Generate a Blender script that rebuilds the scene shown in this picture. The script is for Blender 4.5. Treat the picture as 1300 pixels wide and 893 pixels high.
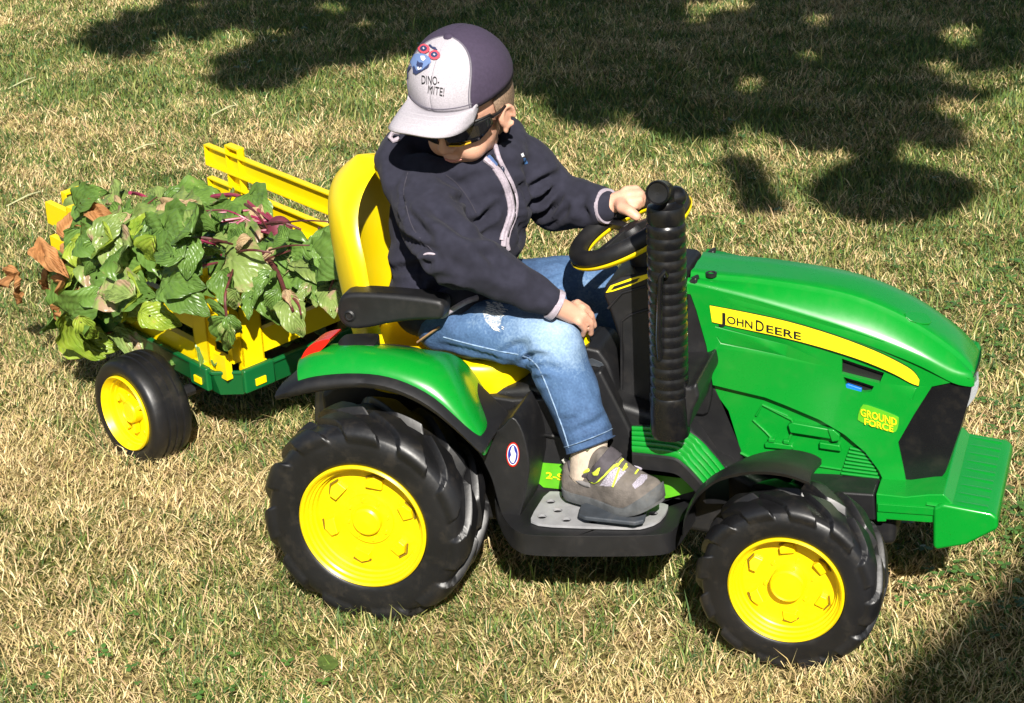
import bpy, bmesh, math, random
import numpy as np
from mathutils import Vector, Matrix, noise
from mathutils.bvhtree import BVHTree
random.seed(7); rng = np.random.default_rng(7)
for o in list(bpy.data.objects): bpy.data.objects.remove(o)
S = bpy.context.scene; COL = S.collection
R_ = math.radians
# ------------------------------------------------ camera, sky, sun, exposure
YAW, PIT, ROLL = -0.3248, 0.3929, -0.0537
CAM = np.array([1.1817, -2.9774, 1.6906]); FPX = 2600.1
_fw = np.array([math.sin(YAW)*math.cos(PIT), math.cos(YAW)*math.cos(PIT), -math.sin(PIT)])
_r = np.cross(_fw, [0, 0, 1]); _r /= np.linalg.norm(_r); _u = np.cross(_r, _fw)
_c, _s = math.cos(ROLL), math.sin(ROLL)
_r, _u = _c*_r+_s*_u, -_s*_r+_c*_u
cd = bpy.data.cameras.new('camera'); co = bpy.data.objects.new('camera', cd); COL.objects.link(co)
cd.sensor_width = 36; cd.lens = FPX/1300*36; cd.clip_start = .05; cd.clip_end = 2000
M = Matrix.Identity(4)
for i in range(3):
    M[i][0] = _r[i]; M[i][1] = _u[i]; M[i][2] = -_fw[i]; M[i][3] = CAM[i]
co.matrix_world = M; S.camera = co
SUN = Vector((0.5, -1.15, 1.0)).normalized()
W = bpy.data.worlds.new('World'); S.world = W; W.use_nodes = True
nt = W.node_tree; bg = nt.nodes['Background']; sk = nt.nodes.new('ShaderNodeTexSky')
sk.sky_type = 'NISHITA'; sk.sun_disc = False
sk.sun_elevation = math.asin(SUN.z); sk.sun_rotation = math.atan2(SUN.x, SUN.y)
nt.links.new(sk.outputs[0], bg.inputs[0]); bg.inputs[1].default_value = 0.05
sl = bpy.data.lights.new('sun', 'SUN'); sl.energy = 5.0; sl.angle = R_(.53); sl.color = (1, .95, .87)
so = bpy.data.objects.new('sun', sl); COL.objects.link(so); so.rotation_euler = SUN.to_track_quat('Z', 'Y').to_euler()
S.view_settings.view_transform = 'Standard'; S.view_settings.look = 'None'; S.view_settings.gamma = 1
S.view_settings.exposure = 0.88
try: S.render.engine = 'CYCLES'
except Exception: pass
S.cycles.max_bounces = 6

# ------------------------------------------------ helpers
def ray(q): return _fw+((q[0]-650)*_r-(q[1]-446.5)*_u)/FPX
def PY(px, py, y):
    d = ray((px, py)); return Vector(CAM+(y-CAM[1])/d[1]*d)
def PZ(px, py, z):
    d = ray((px, py)); return Vector(CAM+(z-CAM[2])/d[2]*d)
def PX(px, py, x):
    d = ray((px, py)); return Vector(CAM+(x-CAM[0])/d[0]*d)
def world(o): return o.get('_w', None)
WL = {}
def wl(o): return WL.get(o.name, Vector((0, 0, 0))) if o else Vector((0, 0, 0))
def fin(name, me, mat, parent=None, smooth=True, sharp=35, bev=0, seg=2, centre=True, solid=0):
    """link mesh 'me' (verts in world coordinates) as one object with its origin at its middle"""
    o = bpy.data.objects.new(name, me); COL.objects.link(o)
    n = len(me.vertices)
    if centre and n:
        a = np.empty(n*3, np.float32); me.vertices.foreach_get('co', a); a = a.reshape(-1, 3)
        c = (a.min(0)+a.max(0))/2; a -= c; me.vertices.foreach_set('co', a.ravel()); c = Vector(c.tolist())
    else: c = Vector((0, 0, 0))
    o.location = c-wl(parent)
    WL[o.name] = c
    if parent: o.parent = parent
    for m in (mat if isinstance(mat, (list, tuple)) else [mat]): me.materials.append(m)
    if smooth:
        me.polygons.foreach_set('use_smooth', [True]*len(me.polygons))
        me.set_sharp_from_angle(angle=R_(sharp))
    if solid:
        s = o.modifiers.new('solid', 'SOLIDIFY'); s.thickness = solid; s.offset = 0
    if bev:
        b = o.modifiers.new('bevel', 'BEVEL'); b.width = bev; b.segments = seg; b.limit_method = 'ANGLE'; b.angle_limit = R_(32); b.harden_normals = True
    me.update(); return o
def mesh(vs, fs):
    me = bpy.data.meshes.new('m'); me.from_pydata([tuple(v) for v in vs], [], fs); me.update(); return me
def fixn(me):
    b = bmesh.new(); b.from_mesh(me); bmesh.ops.recalc_face_normals(b, faces=b.faces); b.to_mesh(me); b.free(); return me
def empty(name, loc, label=None, cat=None, group=None, rz=0):
    o = bpy.data.objects.new(name, None); COL.objects.link(o); o.location = loc; o.empty_display_size = .05
    o.rotation_euler.z = rz
    WL[o.name] = Vector(loc)
    if label: tag(o, label, cat, group)
    return o
def tag(o, label, cat=None, group=None, kind=None):
    if label: o['label'] = label
    if cat: o['category'] = cat
    if group: o['group'] = group
    if kind: o['kind'] = kind
    return o
def slab_me(P, off):
    """polygon P (3D points) extruded by vector off"""
    off = Vector(off); n = len(P)
    vs = [Vector(p) for p in P]+[Vector(p)+off for p in P]
    fs = [list(range(n)), list(range(2*n-1, n-1, -1))]+[[i, n+i, n+(i+1) % n, (i+1) % n] for i in range(n)]
    return fixn(mesh(vs, fs))
def pxslab(name, pts, y, d, mat, parent, bev=.004, seg=2, **k):
    return fin(name, slab_me([PY(a, b, y) for a, b in pts], (0, d, 0)), mat, parent, bev=bev, seg=seg, **k)
def smoothpoly(pts, n=4, closed=True):
    """Catmull-Rom through 2D/3D points"""
    P = [np.array(p, float) for p in pts]; m = len(P); out = []
    for i in range(m if closed else m-1):
        g = lambda j: P[j % m] if closed else P[max(0, min(m-1, j))]
        p0, p1, p2, p3 = g(i-1), g(i), g(i+1), g(i+2)
        for k in range(n):
            t = k/n
            out.append(.5*((2*p1)+(-p0+p2)*t+(2*p0-5*p1+4*p2-p3)*t*t+(-p0+3*p1-3*p2+p3)*t**3))
    if not closed: out.append(P[-1])
    return out
def loft_me(rings, closed=True, caps=True, wrap=False):
    n = len(rings[0]); vs = [v for r in rings for v in r]; fs = []
    m = len(rings)
    for i in range(m if wrap else m-1):
        for j in range(n if closed else n-1):
            a, b = i*n+j, i*n+(j+1) % n; c, d = ((i+1) % m)*n+(j+1) % n, ((i+1) % m)*n+j
            fs.append([a, b, c, d])
    if caps and closed and not wrap: fs += [list(range(n))[::-1], [(m-1)*n+j for j in range(n)]]
    return fixn(mesh(vs, fs))
def tube_me(path, rad, n=8, flat=1.0, up=None):
    P = [Vector(p) for p in path]; rings = []
    rad = rad if isinstance(rad, (list, tuple)) else [rad]*len(P)
    t0 = (P[1]-P[0]).normalized(); ref = Vector(up) if up else (Vector((0, 0, 1)) if abs(t0.z) < .9 else Vector((1, 0, 0)))
    for i, p in enumerate(P):
        t = (P[min(i+1, len(P)-1)]-P[max(i-1, 0)]).normalized()
        s = t.cross(ref)
        if s.length < 1e-6: s = Vector((1, 0, 0))
        s.normalize(); u = s.cross(t)
        if not up: ref = u
        rings.append([p+rad[i]*(math.cos(2*math.pi*k/n)*s+flat*math.sin(2*math.pi*k/n)*u) for k in range(n)])
    return loft_me(rings)
def box_me(c, s, R=None):
    c = Vector(c); vs = [Vector((x*s[0]/2, y*s[1]/2, z*s[2]/2)) for x in (-1, 1) for y in (-1, 1) for z in (-1, 1)]
    if R: vs = [R @ v for v in vs]
    fs = [(0, 1, 3, 2), (4, 6, 7, 5), (0, 4, 5, 1), (2, 3, 7, 6), (0, 2, 6, 4), (1, 5, 7, 3)]
    return mesh([v+c for v in vs], fs)
def lathe_me(prof, c=(0, 0, 0), n=64, ax='y', R=None):
    c = Vector(c); rings = []
    for k in range(n):
        a = 2*math.pi*k/n; ca, sa = math.cos(a), math.sin(a)
        rings.append([(Vector((r*ca, h, r*sa)) if ax == 'y' else Vector((r*ca, r*sa, h))) for r, h in prof])
    if R: rings = [[R @ v for v in r] for r in rings]
    return loft_me([[v+c for v in r] for r in rings], closed=False, caps=False, wrap=True)
def join(ms):
    b = bmesh.new()
    for m in ms: b.from_mesh(m)
    me = bpy.data.meshes.new('m'); b.to_mesh(me); b.free()
    for m in ms: bpy.data.meshes.remove(m)
    return me
def evalmesh(o):
    dg = bpy.context.evaluated_depsgraph_get(); dg.update()
    me = bpy.data.meshes.new_from_object(o.evaluated_get(dg), depsgraph=dg); return me
def temp(me):
    o = bpy.data.objects.new('tmp', me); COL.objects.link(o); return o
def cutme(me, cutters):
    """boolean recesses: subtract closed meshes from a closed mesh"""
    o = temp(me); cs = []
    for c in cutters:
        q = temp(c); cs.append(q); m = o.modifiers.new('b', 'BOOLEAN'); m.operation = 'DIFFERENCE'; m.object = q; m.solver = 'EXACT'
    r = evalmesh(o)
    for q in cs+[o]: bpy.data.objects.remove(q)
    return r
def sph(c, r, Rm=None, sub=2):
    b = bmesh.new(); bmesh.ops.create_icosphere(b, subdivisions=sub, radius=1)
    r = (r, r, r) if isinstance(r, (int, float)) else r
    D = Matrix.Diagonal(Vector(r).to_4d() if False else Vector((r[0], r[1], r[2], 1)))
    T = Matrix.Translation(Vector(c)) @ ((Rm.to_4x4()) if Rm else Matrix.Identity(4)) @ D
    bmesh.ops.transform(b, matrix=T, verts=b.verts); me = bpy.data.meshes.new('m'); b.to_mesh(me); b.free(); return me
def chain(nodes, step=.35, sub=2):
    out = []
    for (p0, r0), (p1, r1) in zip(nodes[:-1], nodes[1:]):
        p0, p1 = Vector(p0), Vector(p1); L = (p1-p0).length; n = max(1, int(L/(min(r0, r1)*step)))
        for k in range(n+1):
            t = k/n; out.append(sph(p0.lerp(p1, t), r0+(r1-r0)*t, sub=sub))
    return out
def remesh(ms, vox, smooth=6, fac=.5):
    o = temp(join(ms)); m = o.modifiers.new('r', 'REMESH'); m.mode = 'VOXEL'; m.voxel_size = vox
    if smooth: s = o.modifiers.new('s', 'SMOOTH'); s.iterations = smooth; s.factor = fac
    r = evalmesh(o); bpy.data.objects.remove(o); return r
def co_np(me):
    a = np.empty(len(me.vertices)*3, np.float32); me.vertices.foreach_get('co', a); return a.reshape(-1, 3)
def set_np(me, a): me.vertices.foreach_set('co', a.astype(np.float32).ravel()); me.update()
def nor_np(me):
    a = np.empty(len(me.vertices)*3, np.float32); me.vertices.foreach_get('normal', a); return a.reshape(-1, 3)
def bvh(me): 
    b = bmesh.new(); b.from_mesh(me); t = BVHTree.FromBMesh(b); b.free(); return t
def cast(t, px, py, lift=.001):
    d = Vector(ray((px, py))).normalized(); h = t.ray_cast(Vector(CAM), d)
    return (h[0]-d*0+h[1]*lift*(1 if h[1].dot(d) < 0 else -1), h[1]) if h[0] else (None, None)
def text_me(s, size=1.0, shear=0, ext=0, bold=0, space=1.0):
    cu = bpy.data.curves.new('t', 'FONT'); cu.body = s; cu.size = size; cu.shear = shear; cu.offset = bold; cu.space_character = space; cu.resolution_u = 3
    o = bpy.data.objects.new('t', cu); COL.objects.link(o); me = evalmesh(o); bpy.data.objects.remove(o); bpy.data.curves.remove(cu)
    b = bmesh.new(); b.from_mesh(me); bmesh.ops.triangulate(b, faces=b.faces)
    for _ in range(1): bmesh.ops.subdivide_edges(b, edges=[e for e in b.edges if e.calc_length() > .25*size], cuts=2)
    bmesh.ops.triangulate(b, faces=b.faces)
    b.to_mesh(me); b.free(); return me
def warp(me, fn):
    a = co_np(me); set_np(me, np.array([tuple(fn(float(v[0]), float(v[1]))) for v in a])); return me
def dup(o, parent=None):
    c = o.copy(); COL.objects.link(c); c.parent = parent
    for ch in list(o.children): dup(ch, c)
    return c

# ------------------------------------------------ materials
def mat(name, col, rough=.5, var=.0, vscale=20, bump=0, bscale=200, coat=0, metal=0, spec=.5, sheen=0, sss=0, trans=0, dirt=0, col2=None, alpha=None, bstretch=None, backface=False):
    m = bpy.data.materials.new(name); m.use_nodes = True; N = m.node_tree.nodes; L = m.node_tree.links
    b = N['Principled BSDF']; b.inputs['Roughness'].default_value = rough; b.inputs['Metallic'].default_value = metal
    b.inputs['Specular IOR Level'].default_value = spec; b.inputs['Coat Weight'].default_value = coat; b.inputs['Coat Roughness'].default_value = .08
    if sheen: b.inputs['Sheen Weight'].default_value = sheen; b.inputs['Sheen Roughness'].default_value = .5
    if sss: b.inputs['Subsurface Weight'].default_value = sss; b.inputs['Subsurface Radius'].default_value = (.012, .005, .003); b.inputs['Subsurface Scale'].default_value = 1
    if trans: b.inputs['Transmission Weight'].default_value = trans
    b.inputs['Base Color'].default_value = (*col, 1)
    tc = N.new('ShaderNodeTexCoord')
    if var or col2 or dirt:
        n = N.new('ShaderNodeTexNoise'); n.inputs['Scale'].default_value = vscale; n.inputs['Detail'].default_value = 5
        L.new(tc.outputs['Object'], n.inputs['Vector'])
        r = N.new('ShaderNodeValToRGB'); r.color_ramp.elements[0].position = .35; r.color_ramp.elements[1].position = .65
        c2 = col2 or tuple(min(1, c*(1+var)) for c in col); c1 = col if col2 else tuple(c*(1-var) for c in col)
        r.color_ramp.elements[0].color = (*c1, 1); r.color_ramp.elements[1].color = (*c2, 1)
        L.new(n.outputs[0], r.inputs[0]); last = r.outputs[0]
        if dirt:
            n2 = N.new('ShaderNodeTexNoise'); n2.inputs['Scale'].default_value = 35; n2.inputs['Detail'].default_value = 8; n2.inputs['Roughness'].default_value = .7
            L.new(tc.outputs['Object'], n2.inputs['Vector'])
            r2 = N.new('ShaderNodeValToRGB'); r2.color_ramp.elements[0].position = .52; r2.color_ramp.elements[1].position = .75
            r2.color_ramp.elements[1].color = (dirt, dirt, dirt, 1); L.new(n2.outputs[0], r2.inputs[0])
            mx = N.new('ShaderNodeMixRGB'); L.new(r2.outputs[0], mx.inputs[0]); L.new(last, mx.inputs[1]); mx.inputs[2].default_value = (.28, .22, .14, 1); last = mx.outputs[0]
            mr = N.new('ShaderNodeMapRange'); mr.inputs[3].default_value = rough*.85; mr.inputs[4].default_value = min(1, rough*1.5); L.new(n2.outputs[0], mr.inputs[0]); L.new(mr.outputs[0], b.inputs['Roughness'])
        L.new(last, b.inputs['Base Color'])
    if bump:
        n = N.new('ShaderNodeTexNoise'); n.inputs['Scale'].default_value = bscale; n.inputs['Detail'].default_value = 4
        if bstretch:
            mp = N.new('ShaderNodeMapping'); mp.inputs['Scale'].default_value = bstretch; L.new(tc.outputs['Object'], mp.inputs[0]); L.new(mp.outputs[0], n.inputs['Vector'])
        else: L.new(tc.outputs['Object'], n.inputs['Vector'])
        bp = N.new('ShaderNodeBump'); bp.inputs['Strength'].default_value = bump; bp.inputs['Distance'].default_value = .002
        L.new(n.outputs[0], bp.inputs['Height']); L.new(bp.outputs[0], b.inputs['Normal'])
    return m
GREEN = mat('glossy green plastic', (.002, .215, .018), .24, var=.06, vscale=3, bump=.06, bscale=14, coat=.2, dirt=.035)
DKGREEN = mat('dark green plastic', (.003, .095, .022), .35, var=.1, vscale=5, bump=.08, bscale=30)
BLACK = mat('black plastic', (.0075, .0075, .0085), .42, var=.3, vscale=9, bump=.15, bscale=900, dirt=.025)
GLOSSB = mat('glossy black plastic', (.006, .006, .007), .24, var=.2, vscale=8, bump=.04, bscale=30, dirt=.04)
TYRE = mat('moulded black tyre plastic', (.007, .007, .008), .36, var=.3, vscale=12, bump=.15, bscale=90, dirt=.06)
YELLOW = mat('yellow plastic', (.76, .56, .001), .3, var=.03, vscale=6, bump=.06, bscale=25, coat=.15, dirt=.03)
YPRINT = mat('yellow print', (.9, .72, .01), .4)
KPRINT = mat('black print', (.01, .01, .01), .4)
WPRINT = mat('white print', (.75, .75, .75), .4)
RED = mat('red plastic lens', (.55, .012, .006), .25, var=.1, vscale=60, bump=.2, bscale=200)
GREY = mat('grey plastic', (.27, .27, .28), .5, var=.15, vscale=30, bump=.2, bscale=300, dirt=.25)
DGREY = mat('dark grey pedal', (.035, .042, .052), .5, var=.2, vscale=30, bump=.2, bscale=200, dirt=.1)
BLUE = mat('blue part', (.01, .16, .6), .3)
CLEAR = mat('clear lamp plastic', (.75, .78, .8), .12, trans=.6)
LIME = mat('lime green sticker', (.09, .38, .01), .4, var=.1, vscale=30, dirt=.06)
SKIN = mat('skin', (.62, .34, .235), .5, var=.06, vscale=40, bump=.1, bscale=500, sss=.12)
HAIR = mat('short brown hair', (.19, .125, .08), .7, var=.4, vscale=400)
FLEECE = mat('dark navy fleece', (.0225, .0225, .0350), .95, var=.14, vscale=60, bump=.45, bscale=700, sheen=.03, spec=.15)
PIPE = mat('pale grey piping', (.36, .31, .36), .8, var=.15, vscale=200, bump=.5, bscale=600)
CAPW = mat('light heather grey cotton', (.375, .35, .385), .9, var=.10, vscale=420, bump=.35, bscale=600)
CAPD = mat('dark purple cotton', (.040, .028, .056), .85, var=.10, vscale=200, bump=.4, bscale=700)
STITCH = mat('dark stitching', (.12, .11, .14), .9)
SOCK = mat('cream sock', (.58, .47, .37), .95, var=.1, vscale=100, bump=.6, bscale=300, bstretch=(6, 6, .4))
SHOE = mat('grey brown suede', (.125, .108, .096), .85, var=.25, vscale=60, bump=.5, bscale=400, dirt=.2)
SHOED = mat('dark grey strap', (.06, .052, .06), .8, var=.2, vscale=90, bump=.4, bscale=500)
RUBBER = mat('grey rubber sole', (.085, .09, .095), .7, var=.2, vscale=60, bump=.3, bscale=200, dirt=.2)
MESHF = mat('pale mesh fabric', (.36, .33, .39), .85, var=.5, vscale=700, bump=.8, bscale=700)
NEON = mat('neon yellow trim', (.62, .75, .06), .7, var=.1, vscale=200)
BARK = mat('bark', (.11, .08, .055), .9, var=.4, vscale=14, bump=1, bscale=40)
WOOD = mat('weathered boards', (.22, .17, .12), .8, var=.3, vscale=10, bump=.5, bscale=60)
TREELEAF = mat('tree leaf', (.05, .1, .02), .6, var=.4, vscale=3)
RIMSHADE = mat('shadowed rim opening plastic', (.16, .10, .002), .6)
BELT = mat('tan belt loop', (.35, .2, .09), .8, var=.2, vscale=90)
# ------------------------------------------------ ground, grass
def nodes(name):
    m = bpy.data.materials.new(name); m.use_nodes = True; return m, m.node_tree.nodes, m.node_tree.links, m.node_tree.nodes['Principled BSDF']
gm, N, L, b = nodes('dry thatch and soil')
tc = N.new('ShaderNodeTexCoord'); n1 = N.new('ShaderNodeTexNoise'); n1.inputs['Scale'].default_value = 2.2; n1.inputs['Detail'].default_value = 6
n2 = N.new('ShaderNodeTexNoise'); n2.inputs['Scale'].default_value = 90; n2.inputs['Detail'].default_value = 6
r1 = N.new('ShaderNodeValToRGB'); r1.color_ramp.elements[0].color = (.13, .15, .035, 1); r1.color_ramp.elements[1].color = (.40, .32, .15, 1); r1.color_ramp.elements[0].position = .38; r1.color_ramp.elements[1].position = .62
r2 = N.new('ShaderNodeValToRGB'); r2.color_ramp.elements[0].color = (.35, .3, .25, 1); r2.color_ramp.elements[1].color = (1, 1, 1, 1); r2.color_ramp.elements[0].position = .35; r2.color_ramp.elements[1].position = .6
mx = N.new('ShaderNodeMixRGB'); mx.blend_type = 'MULTIPLY'; mx.inputs[0].default_value = 1
for n in (n1, n2): L.new(tc.outputs['Object'], n.inputs['Vector'])
L.new(n1.outputs[0], r1.inputs[0]); L.new(n2.outputs[0], r2.inputs[0]); L.new(r1.outputs[0], mx.inputs[1]); L.new(r2.outputs[0], mx.inputs[2]); L.new(mx.outputs[0], b.inputs['Base Color']); b.inputs['Roughness'].default_value = .95
bp = N.new('ShaderNodeBump'); bp.inputs['Distance'].default_value = .01; L.new(n2.outputs[0], bp.inputs['Height']); L.new(bp.outputs[0], b.inputs['Normal'])
b.inputs['Specular IOR Level'].default_value = .1
gx = sorted(set([-400, -60, -15]+list(np.linspace(-5, 3, 81))+[15, 60, 400])); gy = sorted(set([-400, -60, -15]+list(np.linspace(-2, 6, 81))+[15, 60, 400]))
def gz(x, y): return .006*noise.noise(Vector((x*3, y*3, 0)))-.004
gv = [(x, y, gz(x, y) if -5 <= x <= 3 and -2 <= y <= 6 else -.004) for x in gx for y in gy]; nyy = len(gy)
gf = [(i*nyy+j, (i+1)*nyy+j, (i+1)*nyy+j+1, i*nyy+j+1) for i in range(len(gx)-1) for j in range(nyy-1)]
lawn = fin('lawn', mesh(gv, gf), gm, smooth=True, centre=False); tag(lawn, 'dry summer lawn, straw coloured with green patches', kind='structure')

def vnoise(x, y, s, seed):
    """cheap smooth value noise on arrays"""
    g = np.random.default_rng(seed).random((64, 64)); X = x*s; Y = y*s; xi = np.floor(X).astype(int); yi = np.floor(Y).astype(int)
    fx = X-xi; fy = Y-yi; fx = fx*fx*(3-2*fx); fy = fy*fy*(3-2*fy)
    G = lambda a, b_: g[a % 64, b_ % 64]
    return (G(xi, yi)*(1-fx)+G(xi+1, yi)*fx)*(1-fy)+(G(xi, yi+1)*(1-fx)+G(xi+1, yi+1)*fx)*fy
def proj_np(x, y, z):
    d = np.stack(np.broadcast_arrays(x-CAM[0], y-CAM[1], z-CAM[2]), -1); k = d@_fw
    return 650+FPX*(d@_r)/k, 446.5-FPX*(d@_u)/k, k
def grass_field(n, kind):
    # sample positions, denser near the camera
    x = rng.uniform(-4.6, 2.9, n*6); y = -1.35+6.7*rng.random(n*6)**1.2
    u, v, k = proj_np(x, y, 0)
    ok = ((u > -60) & (u < 1360) & (v > -60) & (v < 960)) | ((u > -700) & (u < 2000) & (v > -60) & (v < 1250) & (rng.random(len(u)) < .18)); x, y, u, v = x[ok][:n], y[ok][:n], u[ok][:n], v[ok][:n]; n = len(x)
    g = .36*vnoise(x, y, 2.3, 1)+.34*vnoise(x, y, 7, 2)+.34*vnoise(x, y, 21, 3)+.005
    g = g+.12*np.clip((y-1.0)/2.2, -.25, 1)
    cl = vnoise(x, y, 30, 5)            # tufts
    if kind == 'green':
        keep = g > .38+.13*rng.random(n)
        keep &= cl+.6*rng.random(n) > .4
    else: keep = g < .47+.30*rng.random(n)
    x, y, g = x[keep], y[keep], g[keep]; n = len(x)
    gr = kind == 'green'
    Ls = (rng.gamma(5, .0043, n) if gr else rng.gamma(4, .0047, n)).clip(.006, .075)
    Ls = np.where(rng.random(n) < .05, Ls*1.7, Ls).clip(.006, .09)
    lean = rng.uniform(.2, 1.2, n) if gr else rng.uniform(.7, 1.55, n)   # angle from vertical
    az = 6.283*(vnoise(x, y, 5.1, 8)*1.0+vnoise(x, y, 17, 9)*.7)+rng.normal(0, 1.7, n)
    w = (rng.uniform(.0007, .0017, n) if gr else rng.uniform(.0005, .0013, n))*(1+.14*np.clip(y, 0, 4))
    dx, dy = np.cos(az), np.sin(az); tw = az+rng.uniform(-.8, .8, n)+1.57; sx, sy = np.cos(tw), np.sin(tw)
    V = np.zeros((n, 5, 3), np.float32)
    lift = .010*vnoise(x, y, 12, 11)
    z0 = rng.uniform(-.004, .003 if gr else .012, n)+lift
    curve = rng.uniform(.1, 1.1, n)
    px, py_, pz = x.copy(), y.copy(), z0.copy(); a = lean*.7
    for i in range(3):
        if i < 2:
            ww = w*(1, .85)[i]
            V[:, 2*i] = np.stack([px-sx*ww, py_-sy*ww, pz], -1); V[:, 2*i+1] = np.stack([px+sx*ww, py_+sy*ww, pz], -1)
        else: V[:, 4] = np.stack([px, py_, pz], -1)
        st = Ls/2; px = px+dx*np.sin(a)*st; py_ = py_+dy*np.sin(a)*st; pz = np.maximum(pz+np.cos(a)*st, .001); a = a+curve*.8
    base = (np.arange(n)*5)[:, None]
    q = base+np.array([0, 1, 3, 2]); t = base+np.array([2, 3, 4])
    if gr:
        A = np.array([[.115, .19, .04], [.16, .24, .05], [.075, .14, .04], [.24, .29, .07], [.12, .19, .07]])
    else:
        A = np.array([[.68, .53, .26], [.58, .43, .20], [.82, .68, .38], [.46, .34, .15], [.66, .56, .27], [.40, .35, .12], [.60, .42, .24]])
    c = A[rng.integers(0, len(A), n)]*rng.uniform(.72, 1.22, n)[:, None]
    if gr:
        f = (rng.random(n) < .25)[:, None]; c = np.where(f, c*.5+np.array([.24, .2, .08]), c)
    return V.reshape(-1, 3), q, t, np.repeat(c, 5, 0)
def grass_obj(name, n, kind, m):
    V, q, t, c = grass_field(n, kind); pass
    me = bpy.data.meshes.new(name); nv = len(V); nq = len(q); n3 = len(t)
    me.vertices.add(nv); me.vertices.foreach_set('co', V.ravel().astype(np.float32))
    me.loops.add(nq*4+n3*3); me.loops.foreach_set('vertex_index', np.concatenate([q.ravel(), t.ravel()]).astype(np.int32))
    me.polygons.add(nq+n3); st = np.concatenate([np.arange(nq)*4, nq*4+np.arange(n3)*3]); me.polygons.foreach_set('loop_start', st.astype(np.int32))
    me.update(calc_edges=True); me.validate()
    at = me.color_attributes.new('blade', 'FLOAT_COLOR', 'POINT'); at.data.foreach_set('color', np.concatenate([c, np.ones((nv, 1))], 1).astype(np.float32).ravel())
    o = bpy.data.objects.new(name, me); COL.objects.link(o); me.materials.append(m); return o
def blademat(name, tr):
    m, N, L, b = nodes(name); a = N.new('ShaderNodeAttribute'); a.attribute_name = 'blade'
    L.new(a.outputs['Color'], b.inputs['Base Color']); b.inputs['Roughness'].default_value = .55; b.inputs['Specular IOR Level'].default_value = .25
    t = N.new('ShaderNodeBsdfTranslucent'); L.new(a.outputs['Color'], t.inputs[0]); mxs = N.new('ShaderNodeMixShader'); mxs.inputs[0].default_value = tr
    L.new(b.outputs[0], mxs.inputs[1]); L.new(t.outputs[0], mxs.inputs[2]); L.new(mxs.outputs[0], N['Material Output'].inputs[0]); return m
tag(grass_obj('dry_grass', 640000, 'dry', blademat('dry blades', .2)), 'straw coloured dry grass matted over the lawn', 'grass', kind='stuff')
tag(grass_obj('green_grass', 520000, 'green', blademat('green blades', .3)), 'short green grass growing in patches on the lawn', 'grass', kind='stuff')
# clover and broad leaved weeds, mostly right of the tractor's nose
def weeds():
    vs, fs = [], []
    spots = [(rng.normal(cx, sx), rng.normal(cy, sy)) for cx, cy, sx, sy, n in ((1.0, .45, .12, .22, 300), (.95, 1.3, .16, .25, 330), (.95, -.02, .12, .08, 90), (-2.2, 3.2, .5, .4, 260), (-.3, -.5, .3, .08, 60), (.1, 1.6, .5, .4, 140), (-1.3, 1.6, .4, .4, 120)) for _ in range(n)]
    for x, y in spots:
        h = rng.uniform(.01, .032); az = rng.uniform(0, 6.28); s = rng.uniform(.005, .011)*(1 if y > 0 else .9)
        for k in range(3):
            a = az+k*2.09; i = len(vs); t = rng.uniform(-.3, .3)
            d = Vector((math.cos(a), math.sin(a), t)); p = Vector((-d.y, d.x, 0)); c = Vector((x, y, h))
            vs += [c, c+d*s*.6+p*s*.55, c+d*s*1.3+p*s*.35, c+d*s*1.2, c+d*s*1.3-p*s*.35, c+d*s*.6-p*s*.55]; fs.append([i, i+1, i+2, i+3, i+4, i+5])
    return mesh(vs, fs)
CLO = mat('clover leaf', (.06, .14, .025), .5, var=.3, vscale=30)
tag(fin('clover', weeds(), CLO, smooth=False, centre=False), 'low clover and weeds growing among the grass', 'clover', kind='stuff')

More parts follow.
